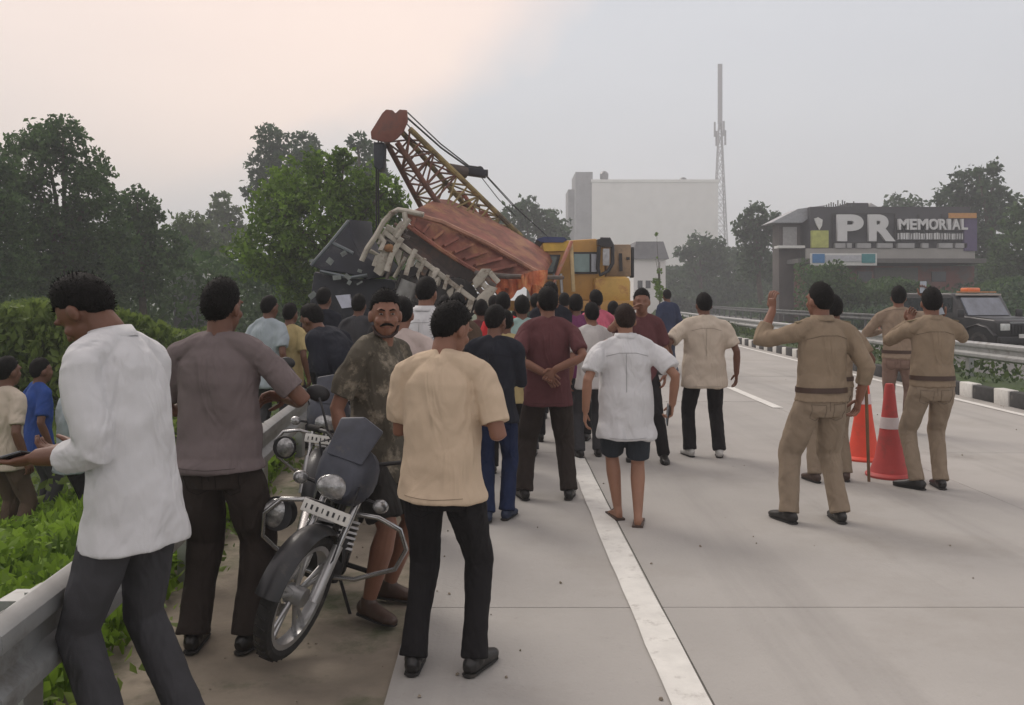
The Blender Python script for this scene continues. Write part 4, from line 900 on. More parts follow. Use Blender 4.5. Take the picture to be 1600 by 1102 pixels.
    m = MB(); m.box((-.80, 0, .72), (.05, .14, .07)); bevel(m.build('tail_light', mat('red_lens', (.35, .02, .02), rough=.3, coat=.5), r), .01)
    m = MB(); m.tube([(.0, .10, .25), (-.04, .24, .02)], .010, 6); m.build('side_stand', M_black, r, smooth=True)
    m = MB(); m.tube([F(.42, .05, .92), F(.60, .12, .86), F(.60, .10, .5), F(.655, .07, .34)], .005, 5); m.tube([F(.33, -.2, 1.0), F(.55, -.17, 1.0), F(.5, -.06, .75)], .005, 5); m.build('cable', M_black, r, smooth=True)
    return r
def bike_at(fx, fy, hx, hy, *a):
    """front tyre touches the ground at (fx, fy); (hx, hy) is the heading"""
    rz = math.atan2(hy, hx); k_ = .93; o = Vector((fx, fy, 0)) - Vector((math.cos(rz) * .655 * k_, math.sin(rz) * .655 * k_, 0)); r_ = motorcycle(o, rz, *a); r_.scale = (k_, k_, k_); return r_
bike_at(XG(464, 3.80), 3.80, .16, -1, R(-17), R(-24), 'black motorcycle nearest the camera, front wheel turned, leaning on its stand', M_mb)
bike_at(XG(470, 5.9), 5.9, -.1, -1, R(-9), R(12), 'second motorcycle with white side panels behind the nearest one', M_white)
# ------------------------------------------------------------------ people
M_skin = {}
for nme, c in (('a', (.22, .105, .068)), ('b', (.15, .07, .045)), ('c', (.30, .155, .10))):
    M_skin[nme] = mat('skin_' + nme, c, rough=.5, var=.10, vs=9, bump=.08, bs=140, spec=.4, sss=.08)
M_hair = mat('hair_black', (.008, .007, .0065), rough=.7, var=.4, vs=60, bump=1, bs=180, stretch=(1, 1, .35), spec=.15)
M_hairg = mat('hair_brown_black', (.025, .015, .012), rough=.7, var=.4, vs=60, bump=.9, bs=180, stretch=(1, 1, .35), spec=.15)
M_shoe = mat('shoe_black', (.015, .014, .013), rough=.4, var=.2)
M_shoeb = mat('shoe_brown', (.06, .035, .025), rough=.5, var=.2)
M_shoew = mat('shoe_white', (.5, .5, .48), rough=.6, var=.1)
M_belt = mat('belt_leather', (.05, .025, .015), rough=.5)
M_phone = mat('phone_black', (.015, .015, .018), rough=.2, coat=.5)
M_screen = mat('phone_screen', (.30, .34, .38), rough=.15)
tex_f = bpy.data.textures.new('folds', 'CLOUDS'); tex_f.noise_scale = .16; tex_f.noise_depth = 1
tex_g = bpy.data.textures.new('folds_fine', 'CLOUDS'); tex_g.noise_scale = .06; tex_g.noise_depth = 1
jobs = []
def sst(a, b, x): t = min(1, max(0, (x - a) / (b - a))); return t * t * (3 - 2 * t)
def ik(a, c, l1, l2, hint):
    d = c - a; D = d.length
    if D > (l1 + l2) * .995: c = a + d * ((l1 + l2) * .995 / D); d = c - a; D = d.length
    n = d / D; x = (l1 * l1 - l2 * l2 + D * D) / (2 * D); h = math.sqrt(max(0, l1 * l1 - x * x))
    hv = Vector(hint); hv = hv - n * hv.dot(n); hv = hv.normalized() if hv.length > 1e-5 else n.orthogonal().normalized()
    return a + n * x + hv * h, c
def soft(name, mb, mt, root, vox, smooth=4, disp=.0, fine=.0, post=None):
    me = mb.mesh(name); bm = bmesh.new(); bm.from_mesh(me); bmesh.ops.recalc_face_normals(bm, faces=bm.faces); bm.to_mesh(me); bm.free()
    o = bpy.data.objects.new(name, me); COL.objects.link(o); o.parent = root
    r = o.modifiers.new('r', 'REMESH'); r.mode = 'VOXEL'; r.voxel_size = vox; r.adaptivity = 0
    s = o.modifiers.new('s', 'SMOOTH'); s.factor = .5; s.iterations = smooth
    if disp: d = o.modifiers.new('d', 'DISPLACE'); d.texture = tex_f; d.strength = disp; d.mid_level = .5; d.texture_coords = 'GLOBAL'
    if fine: d = o.modifiers.new('d', 'DISPLACE'); d.texture = tex_g; d.strength = fine; d.mid_level = .5; d.texture_coords = 'GLOBAL'
    jobs.append((o, mt, post)); return o
DET = []
def bake_jobs():
    bpy.context.view_layer.update(); dg = bpy.context.evaluated_depsgraph_get()
    out_ = [(o, bpy.data.meshes.new_from_object(o.evaluated_get(dg)), mt, post) for o, mt, post in jobs]
    for o, me, mt, post in out_:
        o.modifiers.clear(); old = o.data; o.data = me; bpy.data.meshes.remove(old); me.name = o.name
        me.materials.clear(); 
        if mt: me.materials.append(mt)
        if post:
            bm = bmesh.new(); bm.from_mesh(me); bm.from_mesh(post); bm.to_mesh(me); bm.free()
        smooth_mesh(me, 180)
    jobs.clear()
HANG = dict(w=(.06, .02, -.51), e=(.4, -1, 0), curl=.35)
def person(label, px, Y, yaw=0, H=1.70, wide=1.0, belly=0.0, lean=0, side=0, twist=0, head=(0, 0, 0), neck=0, feet=((-.10, 0), (.10, 0)), hipdrop=0.0,
           L=HANG, Rr=HANG, shirt=None, sleeve='short', hem=-.16, tuck=False, pants=None, short=False, shoes=M_shoe, sandal=False, skin='a', hair=M_hair, hairh=1.0,
           collar=False, face=False, belt=False, X=None, z=0.0, group=None, pleg=1.0, epaul=False, name='person', long_pants_flare=1.0, loose=1.0, bald=False, toe=(0, 0)):
    s = H / 1.72; vox = min(.022, max(.0062, Y * .0016))
    x0 = XG(px, Y) if X is None else X
    root = empty(name, (x0, Y, z), R(yaw), label, 'person', group)
    ln, sd, tw = R(lean), R(side), R(twist)
    hip = Vector((0, 0, (.905 - hipdrop) * s))
    # spine table
    def rot(z_):
        f = sst(-.05, .32, z_); return Matrix.Rotation(tw * f, 3, 'Z') @ Matrix.Rotation(sd * f, 3, 'Y') @ Matrix.Rotation(-ln * f, 3, 'X')
    pts = {}; p = hip.copy(); zz = 0.0; tab = [(0.0, p.copy())]
    while zz < .70: p = p + rot(zz + .01) @ Vector((0, 0, .02 * s)); zz += .02; tab.append((zz, p.copy()))
    def sp(z_):
        if z_ <= 0: return hip + Vector((0, 0, z_ * s))
        i = min(len(tab) - 2, int(z_ / .02)); f = (z_ - tab[i][0]) / .02; return tab[i][1].lerp(tab[i + 1][1], f)
    def ring(z_, rx, ry, oy=0, n=20, sq=.85):
        M = rot(z_); c = sp(z_)
        return [c + M @ Vector((rx * wide * s * math.copysign(abs(math.cos(a)) ** sq, math.cos(a)), (oy + ry * math.copysign(abs(math.sin(a)) ** sq, math.sin(a))) * s, 0)) for a in [2 * math.pi * j / n for j in range(n)]]
    Mc = rot(.6); Mh = Mc @ Matrix.Rotation(R(head[0]), 3, 'Z') @ Matrix.Rotation(-R(head[1]), 3, 'X') @ Matrix.Rotation(R(head[2]), 3, 'Y')
    nb = sp(.555); hc = nb + Mc @ Vector((0, .018 * s, .036 * s)) + Mh @ Vector((0, .012 * s, .092 * s)); HS = 1.02
    kt = .93 if shirt is not None else 1; kl = .80 if (pants is not None and not short) else 1; ka = .84 if sleeve == 'long' else 1
    b = MB(); g = 0.0
    b.loft([ring(-.10, .12 * kt, .09 * kt), ring(-.02, .155 * kt, .105 * kt, .0 + belly * .2), ring(.08, .142 * kt, .095 * kt + belly * .6, belly * .5), ring(.16, .136 * kt, .09 * kt + belly, belly * .8), ring(.26, .143 * kt, .10 * kt + belly * .5, belly * .4), ring(.37, .152 * kt, .108 * kt), ring(.45, .138 * kt, .092 * kt, -.005), ring(.50, .10 * kt, .072 * kt, -.01), ring(.545, .062, .058, -.008)])
    b.tube([nb - Mc @ Vector((0, 0, .04 * s)), nb + Mc @ Vector((0, .008, .03 * s)), hc - Mh @ Vector((0, .02 * s, .02 * s))], [.062 * s, .057 * s, .056 * s], 14)
    S_ = {}
    for sx in (-1, 1):
        sh = sp(.465) + Mc @ Vector((sx * .178 * wide * s, -.005 * s, 0)); S_[sx] = sh
        b.tube([nb - Mc @ Vector((0, .01, .0)), sp(.515) + Mc @ Vector((sx * .09 * wide * s, -.012 * s, 0)), sh + Mc @ Vector((-sx * .01, 0, .012 * s))], [.040 * s, .045 * s, .042 * s], 10)
    fingers = MB(); arms = {}
    for sx, A in ((-1, L), (1, Rr)):
        sh = S_[sx]; wv = A['w']; tgt = sh + Mc @ Vector((sx * wv[0], wv[1], wv[2])) * s; e = A['e']
        el, wr = ik(sh, tgt, .285 * s, .255 * s, Mc @ Vector((sx * e[0], e[1], e[2]))); arms[sx] = (sh, el, wr)
        b.tube([sh + (sh - el).normalized() * .05 * s, sh + (sh - el).normalized() * .025 * s, sh.lerp(el, .35), el, el.lerp(wr, .3), wr], [(.012 * s), .036 * s, .044 * s * ka, .038 * s * ka, .040 * s * ka, (.029 * s)], 12)
        fd = (wr - el).normalized(); hd_ = Mc @ Vector((sx * A['h'][0], A['h'][1], A['h'][2])) if 'h' in A else fd; hd_ = hd_.normalized()
        pn = A.get('n', (-1, 0, 0)); pn = Mc @ Vector((sx * pn[0], pn[1], pn[2])); pn = (pn - hd_ * pn.dot(hd_)); pn = pn.normalized() if pn.length > .05 else hd_.orthogonal().normalized()
        acr = hd_.cross(pn).normalized()           # across the palm
        thumb_s = 1 if acr.dot(Mc @ Vector(A.get('t', (0, 1, 0.2)))) > 0 else -1
        pc = wr + hd_ * .05 * s
        b.tube([wr - fd * .01, wr + hd_ * .02 * s, wr + hd_ * .06 * s, wr + hd_ * .088 * s], [(.027 * s, .019 * s), (.033 * s, .016 * s), (.041 * s, .016 * s), (.038 * s, .012 * s)], 12, side=acr)
        cu = A.get('curl', .35)
        for k, (off, ln_) in enumerate(((.030, .070), (.011, .079), (-.009, .073), (-.027, .057))):
            q0 = wr + hd_ * .078 * s + acr * (off * thumb_s) * s; dirn = hd_; pts_ = [q0 - hd_ * .015 * s]; ang = 0
            seg = [.42 * ln_ + .012, .32 * ln_, .26 * ln_]; pcur = q0
            pts_.append(pcur.copy())
            for j, sg in enumerate(seg):
                ang += cu * (1 + .12 * k) * (.8 if j == 0 else 1.0); dd = (hd_ * math.cos(ang) + pn * math.sin(ang) + acr * thumb_s * (.05 - .035 * k) * (1 - cu * .6)).normalized(); pcur = pcur + dd * sg * s; pts_.append(pcur.copy())
            fingers.tube(pts_, [.0082 * s, .0092 * s, .0086 * s, .0078 * s, .0052 * s], 8)
        tb_ = wr + hd_ * .018 * s + acr * thumb_s * .022 * s; d1 = (hd_ * .6 + acr * thumb_s * .75 + pn * .35).normalized(); d2 = (hd_ * .85 + acr * thumb_s * .15 + pn * (.3 + cu * .5)).normalized()
        fingers.tube([tb_, tb_ + d1 * .035 * s, tb_ + d1 * .04 * s + d2 * .03 * s, tb_ + d1 * .04 * s + d2 * .058 * s], [.013 * s, .0125 * s, .0105 * s, .007 * s], 8)
        A_out = A.setdefault('_out', {}); A_out[id(root)] = (wr, hd_, pn, acr)
    # legs
    legs = {}
    for i, sx in enumerate((-1, 1)):
        fx, fy = feet[i][0], feet[i][1]; fz = feet[i][2] if len(feet[i]) > 2 else 0
        hp_ = hip + Vector((sx * .085 * wide * s, 0, -.03 * s)); an = Vector((fx, fy, (.085 + fz) * s)); ty = R(toe[i]) ; tdir = Vector((sx * math.sin(R(12)) + math.sin(ty), math.cos(R(12)) * math.cos(ty), 0)).normalized()
        kn, an = ik(hp_, an, .425 * s, .415 * s, (sx * .12 + math.sin(ty) * .5, 1, 0)); legs[sx] = (hp_, kn, an, tdir)
        b.tube([hp_ + Vector((0, 0, .03)), hp_.lerp(kn, .3), kn, kn.lerp(an, .3), kn.lerp(an, .6), an], [.075 * s, .078 * s * pleg * kl, .054 * s * kl, .056 * s * pleg * kl, .046 * s * pleg * kl, .035 * s], 14)
        up = Vector((0, 0, 1)); a0 = an - up * .035 * s
        b.tube([an + up * .01, a0 - tdir * .03 * s, ], [.035 * s, .033 * s], 10)
        if sandal or shoes is None:
            b.tube([a0 - tdir * .055 * s - up * .018 * s, a0 - up * .01 * s, a0 + tdir * .08 * s - up * .02 * s, a0 + tdir * .15 * s - up * .033 * s, a0 + tdir * .185 * s - up * .036 * s], [(.028 * s, .028 * s), (.032 * s, .036 * s), (.037 * s, .027 * s), (.041 * s, .016 * s), (.02 * s, .010 * s)], 12, side=up.cross(tdir))
    # head
    def hp(v): return hc + Mh @ (Vector(v) * s * HS)
    HM = Mh
    def he(c, r, ro=None): b.ell(hp(c), [q_ * s * HS for q_ in r], HM if ro is None else HM @ ro, 18, 12)
    he((0, -.008, .022), (.075, .094, .100)); he((0, .022, -.035), (.060, .070, .078)); he((0, .040, -.082), (.036, .042, .034)); he((0, .070, -.06), (.028, .022, .035))
    for sx in (-1, 1):
        he((sx * .078, -.008, -.008), (.012, .022, .032), Matrix.Rotation(R(sx * 12), 3, 'Z'))
        he((sx * .042, .062, -.022), (.020, .020, .020)); he((sx * .030, .079, .036), (.026, .012, .010))
        he((sx * .010, .092, -.022), (.009, .010, .008))
    b.tube([hp((0, .082, .028)), hp((0, .098, -.002)), hp((0, .108, -.018)), hp((0, .092, -.028))], [.009 * s, .011 * s, .0125 * s, .008 * s], 10)
    he((0, .092, -.047), (.024, .009, .007)); he((0, .088, -.060), (.020, .010, .008))
    fm_ = fingers.mesh('fingers'); bmf = bmesh.new(); bmf.from_mesh(fm_); bmesh.ops.recalc_face_normals(bmf, faces=bmf.faces); bmf.to_mesh(fm_); bmf.free()
    soft('body', b, M_skin[skin], root, vox * (.8 if face else 1), 3 if not face else 2, post=fm_)
    # hair
    nu, nv = (44, 30); rings = []
    for i in range(nv + 1):
        th = math.pi * (i / nv * .98 + .01); ring_ = []
        for j in range(nu):
            ph = 2 * math.pi * j / nu; d = Vector((math.sin(th) * math.cos(ph), math.sin(th) * math.sin(ph), math.cos(th)))
            T = -.84 if d.y < -.5 else (-.84 + (d.y + .5) / .5 * .72 if d.y < 0 else (-.12 + d.y * 1.10 if d.y < .5 else .43 + (d.y - .5) * .28))
            hh = d.z - T; th_ = sst(0, .75, hh); rr = (1.005 + .03 * sst(0, .08, hh) + (.07 * hairh * th_ + .07 * hairh * th_ * max(0, d.z))) if hh > 0 else .86
            if hh > 0: rr += .022 * th_ * math.sin(ph * 7 + th * 9 + x0 * 9) * math.sin(th * 11 + ph * 3) * hairh
            if bald and d.z > .75: rr = min(rr, 1.01)
            ring_.append(hp(Vector((d.x * .077, d.y * .096 - .008, d.z * .102 + .022)) * 1 if rr == 1 else (d.x * .077 * rr, d.y * .096 * rr - .008, d.z * .102 * rr + .022)))
        rings.append(ring_)
    hm_ = MB(); hm_.loft(rings)
    if Y < 11:
        up_ = Mh @ Vector((0, 0, 1))
        for _ in range(1700 if Y < 5 else 700):
            i = random.randrange(1, nv - 1); j = random.randrange(nu); p0 = rings[i][j]; dv = p0 - hc
            if dv.length < .092 * s: continue
            dn = dv.normalized(); 
            tng = (Vector([random.gauss(0, 1) for _ in range(3)]) * .5 + dn * .42 - up_ * .35).normalized(); sdw = tng.cross(dn)
            if sdw.length < .05: continue
            sdw = sdw.normalized() * .0016 * (1 + Y * .12); p0 = p0 - dn * .003; hm_.add([p0 - sdw, p0 + sdw, p0 + tng * random.uniform(.010, .020) * s * (.6 + .5 * hairh)], [(0, 1, 2)])
    hm_.build('hair', hair, root, smooth=2, fix=False)
    if face:
        for sx in (-1, 1):
            m = MB(); m.ell(hp((sx * .030, .0835, .016)), (.0115 * s, .006 * s, .0042 * s), HM); ey = m.build('eye', mat('eye_white', (.26, .22, .19), rough=.3), root, smooth=2)
            m = MB(); m.ell(hp((sx * .030, .0885, .016)), (.005 * s, .003 * s, .0042 * s), HM); m.build('iris', M_black, ey, smooth=2)
            m = MB(); m.tube([hp((sx * .012, .093, .034)), hp((sx * .030, .093, .041)), hp((sx * .050, .080, .034))], [.0035 * s, .0048 * s, .002 * s], 6); m.build('eyebrow', M_hair, root, smooth=2)
        m = MB(); m.tube([hp((-.036, .082, -.048)), hp((-.018, .098, -.037)), hp((0, .101, -.034)), hp((.018, .098, -.037)), hp((.036, .082, -.048))], [.003 * s, .007 * s, .007 * s, .007 * s, .003 * s], 8); m.build('moustache', M_hair, root, smooth=2)
        m = MB(); m.tube([hp((-.03, .086, -.054)), hp((0, .099, -.0535)), hp((.03, .086, -.054))], [.0015, .0028, .0015], 6); m.build('lip', mat('lip', (.16, .05, .045), rough=.5), root, smooth=2)
        m = MB()
        for zz_, yy, wx in ((-.098, .052, .040), (-.108, .040, .032)): pass
        m.tube([hp((-.066, .015, -.052)), hp((-.052, .046, -.086)), hp((-.022, .074, -.103)), hp((.022, .074, -.103)), hp((.052, .046, -.086)), hp((.066, .015, -.052))], [(.004, .010), (.006, .013), (.007, .014), (.007, .014), (.006, .013), (.004, .010)], 8); m.build('beard', mat('stubble', (.035, .02, .016), rough=.8, var=.4, vs=60), root, smooth=2)
    # shirt
    E = .018 * loose
    if shirt is not None:
        m = MB(); hz = hem; q_ = []
        fl = .010 if not tuck else -.012
        if not tuck:
            q_ += [ring(hz, .170 + E + fl, .126 + E + fl + belly * .35, belly * .35, 24, .95), ring(hz + .02, .169 + E + fl, .125 + E + fl + belly * .4, belly * .38, 24, .95)]
        q_ += [ring(-.0, .160 + E, .108 + E + belly * .4, belly * .35, 24, .92), ring(.08, .147 + E * 1.4, .099 + E + belly * .8, belly * .45, 24, .95), ring(.16, .142 + E * 1.4, .096 + E + belly, belly * .75, 24, .95), ring(.26, .148 + E * 1.1, .104 + E + belly * .5, belly * .4, 24, .95), ring(.35, .156 + E * .8, .112 + E, 0, 24, .95), ring(.43, .150 + E * .5, .104 + E * .8, -.005, 24, .95), ring(.48, .122 + E * .5, .086 + E * .7, -.01, 24, .95), ring(.525, .082 + E * .3, .070 + E * .3, -.012, 24), ring(.552, .068, .066, -.006, 24)]
        if tuck: q_ = [ring(-.03, .165 + E, .115 + E + belly * .4, belly * .3, 24)] + q_
        m.loft(q_)
        for sx in (-1, 1):
            sh, el, wr = arms[sx]; us = (sh - el).normalized() * s
            m.tube([nb - Mc @ Vector((0, .012, .012 * s)), sp(.512) + Mc @ Vector((sx * .09 * wide * s, -.012 * s, 0)), sh + Mc @ Vector((-sx * .01, 0, .012 * s))], [.054 * s, .062 * s, .060 * s], 12)
            if sleeve == 'short': m.tube([sh + us * .065, sh + us * .045, sh, sh.lerp(el, .3), sh.lerp(el, .78)], [.015 * s, .044 * s, .061 * s, .066 * s * loose ** .5, .064 * s * loose ** .5], 14)
            elif sleeve == 'long': m.tube([sh + us * .065, sh + us * .045, sh, sh.lerp(el, .35), sh.lerp(el, .8), el, el.lerp(wr, .3), el.lerp(wr, .93)], [.015 * s, .044 * s, .066 * s, .064 * s, .058 * s, .056 * s, .054 * s, .040 * s], 14)
            elif sleeve == 'rolled': m.tube([sh + us * .065, sh + us * .045, sh, sh.lerp(el, .35), sh.lerp(el, .8), el, el.lerp(wr, .25), el.lerp(wr, .45), el.lerp(wr, .52)], [.015 * s, .044 * s, .068 * s, .066 * s, .062 * s, .062 * s, .060 * s, .054 * s, .056 * s], 14)
        so = soft('shirt', m, shirt, root, vox, 5, disp=.028 * loose, fine=.006)
        if collar:
            m = MB(); Rg = []
            for (zo, r1, r2) in ((.545, .074, .072), (.585, .070, .066), (.588, .074, .070), (.553, .086, .082), (.545, .084, .080)): Rg.append(ring(zo, r1, r2, -.006 + (zo - .545) * .1, 24, 1))
            m.loft(Rg, cap=False); m.build('collar', shirt, so, smooth=2)
        if epaul:
            for sx in (-1, 1):
                m = MB(); a = sp(.545) + Mc @ Vector((sx * .085 * wide * s, -.01, .008)); c = S_[sx] + Mc @ Vector((sx * .02, -.005, .068 * s)); m.bar(a, c, .05, .012, up=Mc @ Vector((0, 0, 1))); ep = bevel(m.build('epaulette', M_epa, so), .004)
    # trousers
    if pants is not None:
        m = MB(); F_ = long_pants_flare
        wq = 1 if tuck else .90
        m.loft([ring(-.14, .12, .10), ring(-.09, .170 * wq, .120 * wq), ring(-.02, .168 * wq, .118 * wq + belly * .2, belly * .2), ring(.05, .155 * wq, .108 * wq + belly * .4, belly * .4), ring(.085, .148 * wq, .102 * wq + belly * .5, belly * .4)])
        for sx in (-1, 1):
            h_, kn, an, td = legs[sx]; st_ = h_ + Vector((0, 0, .02))
            if short: 
                end = .88; m.tube([st_, h_.lerp(kn, .3), h_.lerp(kn, .7), h_.lerp(kn, end), h_.lerp(kn, end + .02)], [.094 * s, .098 * s * pleg, .092 * s * pleg, .088 * s * pleg, .084 * s * pleg], 16)
            else: m.tube([st_, h_.lerp(kn, .3), h_.lerp(kn, .7), kn, kn.lerp(an, .4), kn.lerp(an, .85), kn.lerp(an, 1.04)], [(.092 if tuck else .080) * s, .090 * s * pleg, .078 * s * F_ * pleg, .070 * s * F_ * pleg, .066 * s * F_, .064 * s * F_, .068 * s * F_], 16)
        soft('shorts' if short else 'trousers', m, pants, root, vox, 4, disp=.012 if not tuck else .016, fine=.007)
    if belt:
        m = MB(); m.loft([ring(.035, .154 + E, .107 + E + belly * .6, belly * .42, 32, .93), ring(.034, .160 + E, .113 + E + belly * .6, belly * .42, 32, .93), ring(.072, .158 + E, .111 + E + belly * .6, belly * .42, 32, .93), ring(.071, .152 + E, .105 + E + belly * .6, belly * .42, 32, .93)], cap=False); m.build('belt', M_belt, root, smooth=True)
    for sx in (-1, 1):
        h_, kn, an, td = legs[sx]; up = Vector((0, 0, 1)); base = Vector((an.x, an.y, an.z - .085 * s)); sdv = up.cross(td)
        if sandal or shoes is None:
            if sandal:
                m = MB(); Mx = Matrix((sdv, td, up)).transposed(); m.box(base + td * .065 * s + up * .008, (.085 * s, .255 * s, .018), Mx); m.tube([base + td * .10 * s - sdv * .042 * s + up * .012, base + td * .10 * s + up * .060 * s, base + td * .10 * s + sdv * .042 * s + up * .012], [(.012, .004)] * 3, 6, side=td); bevel(m.build('sandal', M_shoeb, root), .004)
        else:
            m = MB(); m.tube([base - td * .075 * s + up * .035 * s, base - td * .05 * s + up * .045 * s, base + td * .02 * s + up * .05 * s, base + td * .09 * s + up * .036 * s, base + td * .16 * s + up * .028 * s, base + td * .205 * s + up * .024 * s], [(.022 * s, .030 * s), (.037 * s, .045 * s), (.040 * s, .05 * s), (.045 * s, .036 * s), (.044 * s, .028 * s), (.022 * s, .018 * s)], 14, side=sdv)
            m.tube([base + up * .05 * s, base + up * .11 * s], [.045 * s, .042 * s], 12)
            sh_o = soft('shoe', m, shoes, root, min(vox, .009), 2)
            m = MB(); Mx = Matrix((sdv, td, up)).transposed(); m.tube([base - td * .078 * s + up * .008, base - td * .06 * s + up * .008, base + td * .0 * s + up * .008, base + td * .09 * s + up * .008, base + td * .16 * s + up * .008, base + td * .20 * s + up * .008], [(.020 * s, .008), (.036 * s, .009), (.038 * s, .009), (.045 * s, .009), (.042 * s, .009), (.020 * s, .008)], 12, side=sdv); m.build('sole', M_rubber, sh_o, smooth=True)
    root['_'] = 0; del root['_']
    Mw = Matrix.Translation(Vector((x0, Y, z))) @ Matrix.Rotation(R(yaw), 4, 'Z')
    hands = {}
    for sx, A in ((-1, L), (1, Rr)): hands[sx] = tuple((Mw @ v.to_4d()).to_3d() if i == 0 else (Mw.to_3x3() @ v) for i, v in enumerate(A['_out'][id(root)]))
    return root, hands, Mw
def phone(hand, label, size=(.075, .15, .009), lit=False, off=(.09, .02), tilt=0.0, face_dir=None):
    wr, hd_, pn, acr = hand; c = wr + hd_ * off[0] + pn * off[1]
    r = empty('phone', c, 0, label, 'phone'); M = Matrix((acr, hd_, pn)).transposed()
    if tilt: M = M @ Matrix.Rotation(R(tilt), 3, 'X')
    m = MB(); m.box((0, 0, 0), size, M); bevel(m.build('phone_case', M_phone, r), .003)
    m = MB(); m.box(M @ Vector((0, 0, size[2] / 2 + .0008)), (size[0] * .9, size[1] * .93, .001), M); m.build('screen', M_screen, r)

M_epa = cloth('epaulette', (.20, .16, .10))
K_kh = cloth('khaki', (.26, .20, .14), rnd=.0); K_kh2 = cloth('khaki_pale', (.27, .205, .15)); K_khp = cloth('khaki_trousers', (.26, .205, .15))
C_white = cloth('white', (.60, .60, .61), var=.03); C_white2 = cloth('white_warm', (.55, .53, .52), var=.04); C_grey = cloth('grey_mauve', (.165, .135, .135), var=.08)
C_cream = cloth('cream', (.56, .44, .32), var=.04); C_cream2 = cloth('cream_pale', (.52, .45, .37), var=.05); C_pinkish = cloth('pinkish_white', (.48, .40, .37), var=.05)
C_navy = cloth('navy', (.020, .022, .030)); C_jeans = cloth('jeans', (.018, .028, .070), var=.25); C_maroon = cloth('maroon', (.115, .045, .048)); C_black = cloth('black', (.016, .015, .016)); C_dkbrown = cloth('dark_brown', (.038, .030, .026))
C_dkgrey = cloth('dark_grey', (.055, .055, .06)); C_lblue = cloth('light_blue_grey', (.34, .39, .42)); C_blue = cloth('blue', (.03, .07, .26)); C_red = cloth('red', (.50, .035, .04)); C_teal = cloth('pale_teal', (.30, .42, .40), var=.3)
C_purple = cloth('purple', (.17, .05, .12)); C_pink = cloth('pink', (.55, .13, .19), var=.3); C_yellow = cloth('dull_yellow', (.45, .36, .18)); C_brown = cloth('brown', (.10, .07, .05)); C_check = cloth('pale_check', (.42, .40, .36), var=.5)
C_olive = cloth('olive_print', (.085, .075, .058), var=.15, dirt=(.30, .26, .20), dirt_s=10, dirt_t=.57); C_shorts = cloth('shorts_dark', (.030, .028, .026), var=.3); C_shortsn = cloth('shorts_slate', (.030, .036, .044))
C_dblue = cloth('dark_blue', (.035, .045, .085))

def arm(w, e, **k): return dict(w=w, e=e, **k)
BACK = lambda: arm((-.165, -.185, -.34), (1, -.35, -.1), h=(-.6, 0, -.75), n=(0, -1, 0), curl=.7)
FRONT = lambda: arm((-.10, .27, -.20), (.45, -.3, -1), curl=.7, n=(-.3, -.3, 1))
CROSS = lambda: arm((-.12, .20, -.26), (.8, -.2, -1), h=(-1, .1, .1), n=(0, -1, .2), curl=.6)
H_ = lambda a=.07, f=.02, c=.4: arm((a, f, -.505), (.4, -1, 0), curl=c)
HIP = lambda: arm((.06, .03, -.36), (1, -.5, 0), h=(-.6, .2, -.6), curl=.9)
NEAR = 'onlookers standing on the near lane'
# 1 white shirt, profile left, phone out in front
_, h, _ = person('man in an untucked white long-sleeved shirt at far left holding a phone out', 211, 3.0, yaw=76, H=1.74, wide=1.0, lean=13, head=(2, 34, 0), feet=((-.12, -.02), (.13, -.13)), hem=-.155,
    L=arm((.0, .235, -.255), (.15, -1, -.5), h=(.05, 1, -.05), n=(-.25, 0, 1), curl=.28, t=(1, 0, 0)), Rr=arm((-.13, .28, -.24), (.3, -1, -.5), h=(-.2, 1, 0), n=(0, 0, 1), curl=.5),
    shirt=C_white, sleeve='rolled', pants=C_dkgrey, collar=True, skin='b', hairh=1.45, loose=1.15)
phone(h[-1], 'pale phone held out by the white-shirted man at the left edge', off=(.10, .022)); 
# 2 grey T-shirt, back to camera, arms crossed
person('man in a grey T-shirt seen from behind with his arms folded', 342, 3.95, yaw=-6, H=1.69, wide=1.15, head=(-10, 4, 0), feet=((-.12, .0), (.13, .02)), hem=-.06, L=CROSS(), Rr=arm((.03, .24, -.22), (.9, -.3, -.6), h=(-1, .1, .1), curl=.6), shirt=C_grey, pants=C_dkbrown, skin='b', hairh=1.25, pleg=1.12, long_pants_flare=1.15)
# 3 moustached man turned to the camera
person('moustached man in a printed olive T-shirt and shorts looking back at the camera', 590, 4.5, yaw=-118, H=1.65, wide=1.10, belly=.035, lean=4, head=(-48, 2, 3), feet=((-.13, -.02), (.14, .05)), hem=-.20, Rr=H_(.09, .04), L=arm((.02, .16, -.44), (.4, -1, 0)), shirt=C_olive, pants=C_shorts, short=True, shoes=M_shoeb, skin='a', face=True, hairh=1.1, pleg=1.1, loose=1.15)
# 4 cream T-shirt
_, h, _ = person('man in a cream T-shirt and black trousers with back to camera, nearest of the crowd', 690, 3.72, yaw=-14, H=1.60, wide=1.08, belly=.01, lean=3, head=(-26, 20, 0), feet=((-.12, -.02), (.14, .03)), hem=-.10, L=FRONT(), Rr=arm((-.0, .22, -.24), (.5, -.6, -1), curl=.6, n=(-1, 0, .2)), shirt=C_cream, pants=C_black, skin='a', hairh=1.15, long_pants_flare=.95, pleg=1.08, loose=1.15)
phone(h[-1], 'dark phone in the hands of the cream-shirted man nearest the camera')
# 5 navy shirt jeans
person('man in a black shirt and dark blue jeans right of the cream-shirted man', 772, 6.3, yaw=-8, H=1.56, wide=1.0, head=(-20, 8, 0), feet=((-.04, -.06), (.09, .03)), hem=-.12, L=FRONT(), Rr=FRONT(), shirt=C_navy, sleeve='long', pants=C_jeans, skin='b', shoes=mat('shoe_navy', (.02, .03, .06)))
